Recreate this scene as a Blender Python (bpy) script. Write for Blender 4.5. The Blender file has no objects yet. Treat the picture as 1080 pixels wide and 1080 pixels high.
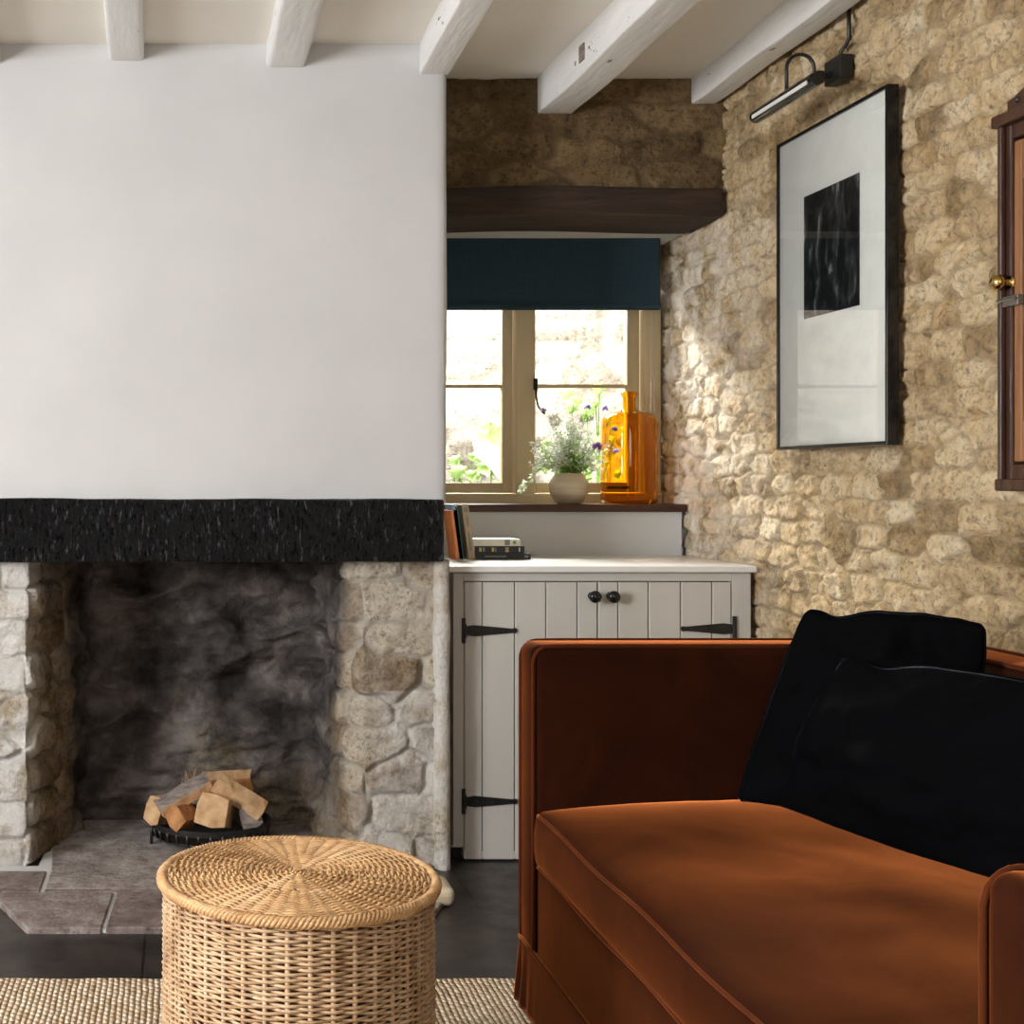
import bpy, bmesh, math, random
import numpy as np
from mathutils import Vector, Matrix
PI = math.pi
S = bpy.context.scene
COL = S.collection
# ------------------------------------------------------------------ camera
EYE = 1.10; F = 1400.0; VX = 190.0; VY = 505.0
cam = bpy.data.objects.new('camera', bpy.data.cameras.new('camera')); COL.objects.link(cam)
cam.location = (0, 0, EYE); cam.rotation_euler = (PI/2, 0, 0)
cam.data.sensor_width = 36; cam.data.lens = F/1080*36
cam.data.shift_x = (540-VX)/1080; cam.data.shift_y = -(540-VY)/1080
cam.data.clip_start = .05
S.camera = cam
def PX(px, Y): return (px-VX)*Y/F          # where a line of sight meets the plane at depth Y
def PZ(py, Y): return EYE-(py-VY)*Y/F
# ------------------------------------------------------------------ world, sun, area lights, exposure
w = bpy.data.worlds.new('sky'); S.world = w; w.use_nodes = True
bg = w.node_tree.nodes['Background']
sky = w.node_tree.nodes.new('ShaderNodeTexSky'); sky.sky_type = 'HOSEK_WILKIE'
sky.sun_direction = (0.1, -.6, .75); sky.turbidity = 4
w.node_tree.links.new(sky.outputs[0], bg.inputs[0]); bg.inputs[1].default_value = 1.2
def lamp(name, kind, loc, target, energy, color=(1, 1, 1), size=1, size_y=None, spread=None):
    d = bpy.data.lights.new(name, kind); d.energy = energy; d.color = color
    o = bpy.data.objects.new(name, d); COL.objects.link(o); o.location = loc
    v = Vector(target)-Vector(loc); o.rotation_euler = v.to_track_quat('-Z', 'Y').to_euler()
    if kind == 'AREA':
        d.shape = 'RECTANGLE'; d.size = size; d.size_y = size_y or size
        if spread: d.spread = spread
    if kind == 'SUN': d.angle = size
    return o
lamp('sun', 'SUN', (0, -3, 6), (0.35, 0.9, 4.1), 6.0, (1, .95, .86), .02)
lamp('window_daylight_left', 'AREA', (-2.68, .85, 1.45), (0, .95, 1.62), 165, (.975, .985, 1), 1.2, 1.1)
lamp('fill_rear', 'AREA', (-.2, -2.48, 1.6), (.5, 1.6, 2.3), 22, (1, .975, .94), 1.0, 1.1)  # unseen fill lamp added behind the camera to lift the ceiling
lamp('garden_fill', 'AREA', (.7, 6.3, 2.85), (1.5, 4.4, 1.3), 430, (1, .97, .92), 1.6, .9)  # area lamp added outside to brighten the window reveal and sill
S.view_settings.view_transform = 'Standard'; S.view_settings.look = 'None'
S.view_settings.gamma = 1; S.view_settings.use_curve_mapping = False
S.view_settings.exposure = 0.22
# ------------------------------------------------------------------ numpy noise
_rs = np.random.RandomState(7); _T = _rs.rand(256, 256)
def vnoise(x, y, seed=0):
    x = np.asarray(x, float)+seed*17.31; y = np.asarray(y, float)+seed*9.73
    xi = np.floor(x).astype(int); yi = np.floor(y).astype(int)
    fx = x-xi; fy = y-yi; fx = fx*fx*(3-2*fx); fy = fy*fy*(3-2*fy)
    a = _T[xi & 255, yi & 255]; b = _T[(xi+1) & 255, yi & 255]; c = _T[xi & 255, (yi+1) & 255]; d = _T[(xi+1) & 255, (yi+1) & 255]
    return (a*(1-fx)+b*fx)*(1-fy)+(c*(1-fx)+d*fx)*fy*1.0
def fbm(x, y, oct=4, seed=0):
    s = 0; a = .5; n = 0
    for k in range(oct):
        s = s+a*vnoise(x*2**k, y*2**k, seed+k*3); n += a; a *= .5
    return s/n-.5
def sstep(a, b, x):
    t = np.clip((x-a)/(b-a), 0, 1); return t*t*(3-2*t)
def rubble(u, v, seed, su=.14, sv=.075, warp=.012, joint=.014, p=5., jx=.85, jy=.42):
    """irregular blocky rubble: edge profile 0..1, stone random, facet tilt, projection"""
    R = np.random.RandomState(seed); H = R.rand(6, 512, 512)
    uw = u+warp*2*fbm(u*7, v*7, 3, seed); vw = v+warp*2*fbm(u*6+9, v*8, 3, seed+5)+.03*fbm(u*1.2, v*.6, 2, seed+2)
    gv = vw/sv; gj = np.floor(gv).astype(int)
    F1 = np.full(u.shape, 1e9); F2 = np.full(u.shape, 1e9); sid = np.zeros(u.shape); tilt = np.zeros(u.shape); pro = np.zeros(u.shape)
    for dj in (-2, -1, 0, 1, 2):
        J = gj+dj; off = H[0, J & 511, 7]*1.7; gu = uw/su+off; gi = np.floor(gu).astype(int)
        for di in (-2, -1, 0, 1, 2):
            I = gi+di; a, b = I & 511, J & 511
            cu = I+.5+(H[1, a, b]-.5)*jx; cv = J+.5+(H[2, a, b]-.5)*jy
            du = (gu-cu)*su; dv = (gv-cv)*sv; k = .85+.3*H[5, a, b]
            d = (np.abs(du/su*sv*1.25)**p+np.abs(dv)**p)**(1/p)*k
            m = d < F1
            F2 = np.where(m, F1, np.minimum(F2, d)); F1 = np.where(m, d, F1)
            sid = np.where(m, H[3, a, b], sid); pro = np.where(m, H[4, a, b], pro)
            tilt = np.where(m, (H[5, a, b]-.5)*2*du/su+(H[0, a, b]-.5)*2*dv/sv, tilt)
    e = sstep(.0, joint, (F2-F1)+.005*fbm(u*45, v*45, 2, seed+11))
    return e, sid, tilt, pro
def ridge(x, y, oct=4, seed=0): return .5-np.abs(fbm(x, y, oct, seed))*2.6
# ------------------------------------------------------------------ node materials
def V(nt, t, ins=None, **kw):
    n = nt.nodes.new(t)
    for k, v in kw.items(): setattr(n, k, v)
    for k, v in (ins or {}).items():
        s = n.inputs[k]
        if isinstance(v, bpy.types.NodeSocket): nt.links.new(v, s)
        elif isinstance(v, bpy.types.Node): nt.links.new(v.outputs[0], s)
        else: s.default_value = v if not (isinstance(v, tuple) and len(v) == 3 and s.type == 'RGBA') else (*v, 1)
    return n
def ramp(nt, fac, stops, interp='LINEAR'):
    n = V(nt, 'ShaderNodeValToRGB', {0: fac}); n.color_ramp.interpolation = interp
    el = n.color_ramp.elements
    while len(el) < len(stops): el.new(.5)
    for e, (p, c) in zip(el, stops):
        e.position = p; e.color = (*c, 1) if not isinstance(c, (int, float)) else (c, c, c, 1)
    return n
def mix(nt, f, a, b, bt='MIX'):
    n = V(nt, 'ShaderNodeMix', data_type='RGBA', blend_type=bt)
    for s, v in ((n.inputs[0], f), (n.inputs[6], a), (n.inputs[7], b)):
        if isinstance(v, bpy.types.NodeSocket): nt.links.new(v, s)
        elif isinstance(v, bpy.types.Node): nt.links.new(v.outputs[0], s)
        elif isinstance(v, (int, float)): s.default_value = v if s.type != 'RGBA' else (v, v, v, 1)
        else: s.default_value = (*v, 1)
    return n.outputs[2]
def ma(nt, op, a, b=None, c=None):
    ins = {0: a}
    if b is not None: ins[1] = b
    if c is not None: ins[2] = c
    return V(nt, 'ShaderNodeMath', ins, operation=op).outputs[0]
def base(name, **p):
    m = bpy.data.materials.new(name); m.use_nodes = True; nt = m.node_tree; b = nt.nodes['Principled BSDF']
    for k, v in p.items():
        b.inputs[k.replace('_', ' ')].default_value = (*v, 1) if isinstance(v, tuple) and len(v) == 3 else v
    return m, nt, b
def noise(nt, vec, scale, detail=4, rough=.55, dist=0):
    return V(nt, 'ShaderNodeTexNoise', {'Vector': vec, 'Scale': scale, 'Detail': detail, 'Roughness': rough, 'Distortion': dist}).outputs[0]
def co(nt, scale=(1, 1, 1), rot=(0, 0, 0), out='Object'):
    c = V(nt, 'ShaderNodeTexCoord')
    return V(nt, 'ShaderNodeMapping', {'Vector': c.outputs[out], 'Scale': scale, 'Rotation': rot}).outputs[0]
def bump(nt, b, h, strength=.4, dist=.005):
    n = V(nt, 'ShaderNodeBump', {'Height': h, 'Strength': strength, 'Distance': dist})
    nt.links.new(n.outputs[0], b.inputs['Normal'])
def mottled(name, c1, c2, scale=8, rough=.6, bs=.2, bd=.003, bscale=60, stretch=(1, 1, 1), detail=5, **p):
    m, nt, b = base(name, Roughness=rough, **p); v = co(nt, stretch)
    r = ramp(nt, noise(nt, v, scale, detail), [(.3, c1), (.7, c2)])
    nt.links.new(r.outputs[0], b.inputs['Base Color'])
    if bs: bump(nt, b, noise(nt, v, bscale, 4), bs, bd)
    return m
def stone_mat(name, stops, mortar, wash=None, bs=.7, rough=.9, soot_shade=False, spec=.25):
    m, nt, b = base(name, Roughness=rough, Specular_IOR_Level=spec); v = co(nt)
    sid = V(nt, 'ShaderNodeAttribute', attribute_name='sid').outputs['Fac']
    mor = V(nt, 'ShaderNodeAttribute', attribute_name='mor').outputs['Fac']
    n1 = noise(nt, v, 14, 6, .65); n2 = noise(nt, v, 70, 5, .7)
    n3 = noise(nt, co(nt, (1, 1, 1.3)), 34, 6, .72)
    f = ma(nt, 'ADD', ma(nt, 'MULTIPLY', sid, .6), ma(nt, 'MULTIPLY_ADD', n1, 1.3, -.48))
    c = ramp(nt, f, stops).outputs[0]
    c = mix(nt, .75, c, ramp(nt, n2, [(.34, .22), (.47, .9), (.72, 1.0)]).outputs[0], 'MULTIPLY')
    c = mix(nt, .6, c, ramp(nt, n3, [(.36, .22), (.46, .9), (.6, 1.0)]).outputs[0], 'MULTIPLY')
    c = mix(nt, ma(nt, 'MULTIPLY', mor, ramp(nt, n1, [(.3, .35), (.6, .95)]).outputs[0]), c, mix(nt, ramp(nt, n2, [(.3, 0.), (.7, 1.)]).outputs[0], mortar, tuple(x*.6 for x in mortar)))
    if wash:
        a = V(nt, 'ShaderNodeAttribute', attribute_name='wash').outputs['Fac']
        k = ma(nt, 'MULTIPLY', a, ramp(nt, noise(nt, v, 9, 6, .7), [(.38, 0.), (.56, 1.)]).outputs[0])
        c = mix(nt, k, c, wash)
    if soot_shade:
        a = V(nt, 'ShaderNodeAttribute', attribute_name='soot_shade').outputs['Fac']
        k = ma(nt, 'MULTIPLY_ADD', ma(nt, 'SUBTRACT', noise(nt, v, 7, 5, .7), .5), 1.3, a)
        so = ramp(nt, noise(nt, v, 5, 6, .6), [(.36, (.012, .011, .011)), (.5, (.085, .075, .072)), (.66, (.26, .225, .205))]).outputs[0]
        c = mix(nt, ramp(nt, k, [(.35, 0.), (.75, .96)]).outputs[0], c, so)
    nt.links.new(c, b.inputs['Base Color'])
    h = ma(nt, 'ADD', ma(nt, 'MULTIPLY', n2, .7), ma(nt, 'ADD', ma(nt, 'MULTIPLY', n3, .9), ma(nt, 'MULTIPLY', noise(nt, v, 40, 6, .75), .8)))
    bump(nt, b, h, bs, .02)
    return m
def velvet(name, c1, c2, sheen, sw, scale=4):
    m, nt, b = base(name, Roughness=.85, Specular_IOR_Level=.04, Sheen_Weight=sw, Sheen_Roughness=.30 if sw > .5 else .16)
    v = co(nt, (1, 1, 1)); n = noise(nt, v, scale, 6, .65, .8)
    nt.links.new(ramp(nt, n, [(.3, c1), (.7, c2)]).outputs[0], b.inputs['Base Color'])
    nt.links.new(mix(nt, ramp(nt, n, [(.3, 0.), (.7, 1.)]).outputs[0], tuple(x*.7 for x in sheen), sheen), b.inputs['Sheen Tint'])
    bump(nt, b, noise(nt, co(nt, (1, 1, 1)), 500, 2), .12, .001)
    return m
M_ = {}
M_['plaster'] = mottled('chalky_plaster', (.545, .543, .538), (.60, .598, .592), 2.5, .9, .25, .006, 9, Specular_IOR_Level=.2)
M_['ceiling'] = mottled('ceiling_plaster', (.83, .785, .71), (.88, .84, .77), 2, .92, .2, .004, 12, Specular_IOR_Level=.2)
def paint_beam():
    m, nt, b = base('white_painted_timber', Roughness=.55); v = co(nt, (6, 1, 6))
    n = noise(nt, v, 3, 5); ch = noise(nt, co(nt, (9, 3.5, 9)), 3.2, 6, .75)
    c = ramp(nt, n, [(.3, (.74, .735, .72)), (.7, (.82, .815, .80))]).outputs[0]
    c = mix(nt, ramp(nt, ch, [(.645, 0.), (.665, 1.)]).outputs[0], c, (.10, .08, .06))
    nt.links.new(c, b.inputs['Base Color']); bump(nt, b, noise(nt, v, 8, 5), .5, .006); return m
M_['beam'] = paint_beam()
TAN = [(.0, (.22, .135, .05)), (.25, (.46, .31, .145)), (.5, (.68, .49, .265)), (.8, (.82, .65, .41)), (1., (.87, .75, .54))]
M_['stone_right'] = stone_mat('golden_rubble_stone', TAN, (.47, .34, .185), wash=(.88, .80, .69))  # mortar darkened so the joints carry painted crevice shade
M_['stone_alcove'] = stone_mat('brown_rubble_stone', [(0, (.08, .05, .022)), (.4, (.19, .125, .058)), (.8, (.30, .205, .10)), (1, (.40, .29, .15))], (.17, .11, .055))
M_['stone_fire'] = stone_mat('fireplace_stone', [(0, (.18, .11, .055)), (.28, (.34, .25, .155)), (.5, (.52, .43, .31)), (.8, (.66, .58, .46)), (1, (.74, .68, .58))], (.50, .45, .38), wash=(.72, .69, .65), soot_shade=True)
M_['stone_out'] = stone_mat('garden_wall_stone', [(0, (.30, .25, .20)), (.4, (.52, .46, .40)), (1, (.70, .64, .57))], (.70, .66, .60), bs=.4)
def dark_timber(name, c1, c2, axis=0, rough=.6, bs=.8):
    m, nt, b = base(name, Roughness=rough); sc = [7, 7, 7]; sc[axis] = .7; v = co(nt, tuple(sc))
    n = noise(nt, v, 4, 7, .65, .5)
    c = ramp(nt, n, [(.25, c1), (.75, c2)]).outputs[0]
    nt.links.new(c, b.inputs['Base Color']); bump(nt, b, n, bs, .02); return m
M_['lintel'] = dark_timber('aged_oak', (.008, .004, .0025), (.060, .030, .014), 0, .75)
M_['sill'] = dark_timber('dark_varnished_wood', (.025, .008, .005), (.07, .022, .012), 0, .3, .2)
M_['oak_red'] = dark_timber('old_red_brown_wood', (.025, .010, .006), (.095, .038, .018), 2, .4, .4)
M_['oak_light'] = dark_timber('honey_wood', (.17, .07, .028), (.36, .17, .07), 2, .4, .3)
def char():
    m, nt, b = base('black_adzed_timber', Roughness=.38, Specular_IOR_Level=.3)
    v = co(nt, (3.0, 1, 1.0), (0, .45, 0)); n = noise(nt, v, 38, 5, .75, .3)
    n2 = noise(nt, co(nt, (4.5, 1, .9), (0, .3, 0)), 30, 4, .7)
    c = mix(nt, ramp(nt, n2, [(.59, 0.), (.66, 1.)]).outputs[0], ramp(nt, n, [(.3, (.0015, .0015, .002)), (.8, (.006, .006, .007))]).outputs[0], (.11, .11, .12))  # pale flecks in the colour stand in for glints on the timber
    nt.links.new(c, b.inputs['Base Color'])
    nt.links.new(ramp(nt, n, [(.47, .7), (.58, .18)]).outputs[0], b.inputs['Roughness'])
    bump(nt, b, n, 1.0, .03); return m
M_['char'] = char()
M_['frame'] = mottled('olive_painted_wood', (.54, .425, .25), (.64, .52, .33), 6, .5, .15, .002, 40, (1, 1, .3))
M_['cab'] = mottled('stone_grey_paint', (.50, .475, .435), (.545, .52, .48), 3, .42, .06, .001, 60)
M_['worktop'] = mottled('white_paint', (.72, .71, .68), (.76, .75, .72), 3, .35, .04, .001, 40)
M_['iron'] = mottled('black_iron', (.006, .006, .006), (.014, .013, .013), 30, .42, .3, .002, 120, Specular_IOR_Level=.6)
M_['knob'] = mottled('black_gloss', (.006, .006, .007), (.009, .009, .009), 30, .12, 0)
M_['brass'] = mottled('brass', (.55, .36, .10), (.75, .52, .2), 30, .25, 0, Metallic=1.)
M_['steel'] = mottled('worn_steel', (.35, .33, .30), (.5, .47, .42), 30, .3, 0, Metallic=1.)
M_['velvet'] = velvet('rust_velvet', (.013, .0028, .0011), (.030, .0070, .0022), (.86, .245, .066), 1.0)
M_['piping'] = velvet('rust_velvet_piping', (.05, .012, .004), (.08, .02, .006), (.85, .28, .09), 1.0)
M_['blackv'] = velvet('black_velvet', (.0008, .0009, .0012), (.0016, .0018, .0024), (.30, .33, .40), .45, 6)
def linen(name, c1, c2):
    m, nt, b = base(name, Roughness=.9, Specular_IOR_Level=.1, Sheen_Weight=.1); 
    a = noise(nt, co(nt, (3, 1, 120)), 3, 3); c = noise(nt, co(nt, (120, 1, 3)), 3, 3)
    s = ma(nt, 'MULTIPLY_ADD', a, .5, ma(nt, 'MULTIPLY', c, .5))
    nt.links.new(ramp(nt, s, [(.35, c1), (.65, c2)]).outputs[0], b.inputs['Base Color']); bump(nt, b, s, .4, .002)
    # woven cloth lets a little daylight through
    tr = V(nt, 'ShaderNodeBsdfTranslucent', {0: (.05, .09, .115)}); mx = V(nt, 'ShaderNodeMixShader', {0: .3})
    nt.links.new(b.outputs[0], mx.inputs[1]); nt.links.new(tr.outputs[0], mx.inputs[2])
    nt.links.new(mx.outputs[0], nt.nodes['Material Output'].inputs[0]); return m
M_['linen'] = linen('navy_linen', (.030, .058, .082), (.054, .096, .128))
def floor_mat():
    m, nt, b = base('dark_flagstone', Roughness=.35); v = co(nt, out='Object')
    n = noise(nt, v, 3.5, 6, .65, .4)
    br = V(nt, 'ShaderNodeTexBrick', {'Vector': co(nt, rot=(0, 0, 0.0)), 'Scale': 1.0, 'Mortar Size': .004, 'Brick Width': .62, 'Row Height': .46, 'Color1': (.9, .9, .9), 'Color2': (1, 1, 1), 'Mortar': (.3, .3, .3)}, offset=.37)
    c = ramp(nt, n, [(.25, (.012, .011, .011)), (.5, (.030, .025, .022)), (.75, (.065, .047, .037))]).outputs[0]
    c = mix(nt, 1.0, c, br.outputs[0], 'MULTIPLY')
    nt.links.new(c, b.inputs['Base Color'])
    nt.links.new(ramp(nt, noise(nt, v, 12, 5), [(.3, .28), (.7, .5)]).outputs[0], b.inputs['Roughness'])
    bump(nt, b, ma(nt, 'ADD', ma(nt, 'MULTIPLY', br.outputs[1], -1.), ma(nt, 'MULTIPLY', n, .7)), .4, .006); return m
M_['floor'] = floor_mat()
M_['slab'] = stone_mat('worn_hearth_slab', [(0, (.13, .09, .08)), (.35, (.28, .22, .20)), (.6, (.44, .39, .36)), (.9, (.62, .58, .55))], (.5, .48, .45), bs=.3, rough=.6, spec=.4)
def wicker(name, a, b_, dark):
    m, nt, b = base(name, Roughness=.45, Specular_IOR_Level=.4); v = co(nt, (1, 1, 1))
    n = noise(nt, v, 16, 5, .7); n2 = noise(nt, co(nt, (1, 1, 9)), 26, 4, .7)
    c = ramp(nt, n, [(.28, dark), (.5, a), (.75, b_)]).outputs[0]
    c = mix(nt, .7, c, ramp(nt, n2, [(.3, .45), (.55, 1.)]).outputs[0], 'MULTIPLY')
    nt.links.new(c, b.inputs['Base Color']); return m
M_['wicker'] = wicker('natural_wicker', (.55, .365, .21), (.70, .51, .335), (.28, .14, .06))
M_['wicker_lid'] = wicker('honey_wicker', (.56, .33, .15), (.66, .43, .22), (.34, .17, .065))
M_['wicker_dark'] = wicker('wicker_core', (.12, .055, .022), (.17, .085, .035), (.07, .03, .012))
def jute():
    m, nt, b = base('woven_jute', Roughness=.9, Specular_IOR_Level=.15)
    c = V(nt, 'ShaderNodeTexCoord'); s = V(nt, 'ShaderNodeSeparateXYZ', {0: c.outputs['Object']})
    wob = ma(nt, 'MULTIPLY', noise(nt, co(nt), 9, 3), .012)
    x = ma(nt, 'ADD', ma(nt, 'DIVIDE', ma(nt, 'ADD', s.outputs[0], wob), .0125), 0.)
    ix = ma(nt, 'FLOOR', x)
    y = ma(nt, 'ADD', ma(nt, 'DIVIDE', s.outputs[1], .021), ma(nt, 'MULTIPLY', ix, .5)); iy = ma(nt, 'FLOOR', y)
    hx = ma(nt, 'ABSOLUTE', ma(nt, 'SINE', ma(nt, 'MULTIPLY', x, PI))); hy = ma(nt, 'ABSOLUTE', ma(nt, 'SINE', ma(nt, 'MULTIPLY', y, PI)))
    h = ma(nt, 'MULTIPLY', hx, ma(nt, 'POWER', hy, .6))
    cv = V(nt, 'ShaderNodeCombineXYZ', {0: ix, 1: iy}); wn = V(nt, 'ShaderNodeTexWhiteNoise', {'Vector': cv.outputs[0]}).outputs[0]
    k = ma(nt, 'ADD', ma(nt, 'MULTIPLY', wn, .6), ma(nt, 'MULTIPLY', noise(nt, co(nt), 6, 4), .6))
    cc = ramp(nt, k, [(.2, (.42, .30, .18)), (.5, (.66, .50, .34)), (.85, (.78, .64, .48))]).outputs[0]
    cc = mix(nt, ramp(nt, h, [(0, 1.), (.35, 0.)]).outputs[0], cc, (.17, .105, .055))
    nt.links.new(cc, b.inputs['Base Color']); bump(nt, b, h, 1., .006); return m
M_['jute'] = jute()
def thin(name, c1, c2, f=.6):
    m, nt, b = base(name, Roughness=.6); r = ramp(nt, noise(nt, co(nt), 30, 3), [(.3, c1), (.7, c2)]).outputs[0]
    nt.links.new(r, b.inputs['Base Color']); tr = V(nt, 'ShaderNodeBsdfTranslucent', {0: r}); mx = V(nt, 'ShaderNodeMixShader', {0: f})
    nt.links.new(b.outputs[0], mx.inputs[1]); nt.links.new(tr.outputs[0], mx.inputs[2])
    nt.links.new(mx.outputs[0], nt.nodes['Material Output'].inputs[0]); return m
M_['leaf'] = thin('leaf_green', (.14, .30, .04), (.40, .60, .12)); M_['leaf_pale'] = thin('silvery_leaf', (.50, .60, .38), (.80, .86, .68))
def leaf_out():
    m, nt, b = base('garden_leaf', Roughness=.5)
    r = ramp(nt, noise(nt, co(nt), 6, 3), [(.3, (.40, .66, .20)), (.7, (.66, .86, .42))]).outputs[0]
    nt.links.new(r, b.inputs['Base Color'])
    tr = V(nt, 'ShaderNodeBsdfTranslucent', {0: r}); mx = V(nt, 'ShaderNodeMixShader', {0: .5})
    nt.links.new(b.outputs[0], mx.inputs[1]); nt.links.new(tr.outputs[0], mx.inputs[2])
    nt.links.new(mx.outputs[0], nt.nodes['Material Output'].inputs[0]); return m
M_['leaf_out'] = leaf_out()
M_['petal'] = thin('white_petal', (.85, .87, .80), (.95, .95, .92))
M_['purple'] = thin('purple_petal', (.20, .06, .22), (.40, .20, .48))
M_['lilac'] = thin('lilac_petal', (.52, .42, .75), (.70, .60, .85))
M_['ceramic'] = mottled('speckled_cream_ceramic', (.50, .40, .27), (.70, .60, .44), 14, .5, .2, .002, 30, (.3, .3, 4))
M_['wood_cut'] = mottled('split_timber', (.40, .22, .10), (.66, .44, .25), 5, .8, .5, .004, 14, (6, 1, 6), Specular_IOR_Level=.2)
M_['wood_orange'] = mottled('orange_split_timber', (.32, .13, .045), (.56, .28, .12), 5, .8, .5, .004, 14, (6, 1, 6), Specular_IOR_Level=.2)
M_['bark'] = mottled('grey_bark', (.12, .10, .09), (.36, .30, .27), 22, .9, .9, .008, 30, (1, 4, 4), Specular_IOR_Level=.2)
def solid(name, c, rough=.6, **p):
    return mottled(name, tuple(x*.93 for x in c), c, 20, rough, 0, **p)
M_['b_orange'] = solid('orange_cloth_cover', (.80, .27, .09)); M_['b_blue'] = solid('light_blue_cover', (.30, .48, .68)); M_['b_teal'] = solid('dark_teal_cover', (.03, .10, .09))
M_['b_tan'] = solid('tan_cover', (.44, .33, .20)); M_['b_black'] = solid('black_cover', (.008, .009, .012), .4); M_['b_cream'] = solid('cream_cover', (.72, .69, .58))
M_['paper'] = solid('page_paper', (.70, .66, .55), .9); M_['gold'] = solid('gold_foil', (.55, .40, .16), .4); M_['greyink'] = solid('grey_ink', (.22, .20, .18))
M_['mat_white'] = solid('white_mount_board', (.86, .845, .80), .9)
def glass(name, refl=.08):
    m = bpy.data.materials.new(name); m.use_nodes = True; nt = m.node_tree; nt.nodes.remove(nt.nodes['Principled BSDF'])
    fr = V(nt, 'ShaderNodeFresnel', {'IOR': refl}); t = V(nt, 'ShaderNodeBsdfTransparent', {0: (.97, .98, .97)}); g = V(nt, 'ShaderNodeBsdfGlossy', {'Roughness': .0})
    mx = V(nt, 'ShaderNodeMixShader', {0: fr.outputs[0], 1: t.outputs[0], 2: g.outputs[0]})
    nt.links.new(mx.outputs[0], nt.nodes['Material Output'].inputs[0]); return m
M_['pane'] = glass('window_glass', 1.3); M_['picture_glass'] = glass('picture_glass', 1.85)
def amber():
    m, nt, b = base('amber_glass', Roughness=.02, Transmission_Weight=1., IOR=1.3)
    nt.links.new(ramp(nt, noise(nt, co(nt, (1, 1, .3)), 9, 3), [(.3, (1., .56, .055)), (.7, (1., .68, .10))]).outputs[0], b.inputs['Base Color'])
    return m
M_['amber'] = amber()
def photo_art():
    m, nt, b = base('dark_foliage_photograph', Roughness=.5)
    v = co(nt, (1, 1, .45)); n = noise(nt, v, 22, 5, .6, 1.2); n2 = noise(nt, co(nt, (1, 1, .25)), 55, 4, .6)
    k = ma(nt, 'ADD', ma(nt, 'MULTIPLY', n, .75), ma(nt, 'MULTIPLY', n2, .25))
    nt.links.new(ramp(nt, k, [(.47, (.008, .009, .009)), (.58, (.05, .052, .052)), (.66, (.35, .35, .34)), (.75, (.55, .55, .53))]).outputs[0], b.inputs['Base Color'])
    return m
M_['art'] = photo_art()
# ------------------------------------------------------------------ object helpers
def tag(o, label=None, cat=None, group=None, kind=None):
    if label: o['label'] = label
    if cat: o['category'] = cat
    if group: o['group'] = group
    if kind: o['kind'] = kind
    return o
def woff(o):
    v = Vector((0, 0, 0))
    while o: v += o.location; o = o.parent
    return v
def thing(name, loc, label, cat, group=None, kind=None):
    o = bpy.data.objects.new(name, None); o.empty_display_size = .05; o.location = loc; COL.objects.link(o)
    return tag(o, label, cat, group, kind)
def link_mesh(name, verts, faces, mat, parent=None, smooth=False, attrs=None, bevel=0, seg=2, solid_=0, sub=0, angle=None):
    V_ = np.asarray(verts, float).reshape(-1, 3)
    if parent: off = np.array(woff(parent))
    else: off = np.array([(V_[:, 0].min()+V_[:, 0].max())/2, (V_[:, 1].min()+V_[:, 1].max())/2, V_[:, 2].min()])
    me = bpy.data.meshes.new(name); me.from_pydata((V_-off).tolist(), [], faces if isinstance(faces, list) else faces.tolist())
    mats = mat if isinstance(mat, list) else [mat]
    for m in mats: me.materials.append(M_[m] if isinstance(m, str) else m)
    if smooth: me.polygons.foreach_set('use_smooth', [True]*len(me.polygons))
    for k, a in (attrs or {}).items():
        at = me.attributes.new(k, 'FLOAT', 'POINT'); at.data.foreach_set('value', np.asarray(a, np.float32).ravel())
    me.validate(); me.update()
    o = bpy.data.objects.new(name, me); COL.objects.link(o)
    if parent: o.parent = parent
    else: o.location = off.tolist()
    if sub:
        s = o.modifiers.new('sub', 'SUBSURF'); s.levels = sub; s.render_levels = sub
    if solid_:
        s = o.modifiers.new('solid', 'SOLIDIFY'); s.thickness = solid_; s.offset = 0
    if bevel:
        b = o.modifiers.new('bevel', 'BEVEL'); b.width = bevel; b.segments = seg; b.limit_method = 'ANGLE'; b.angle_limit = .6
        b.harden_normals = False
    return o
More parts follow.
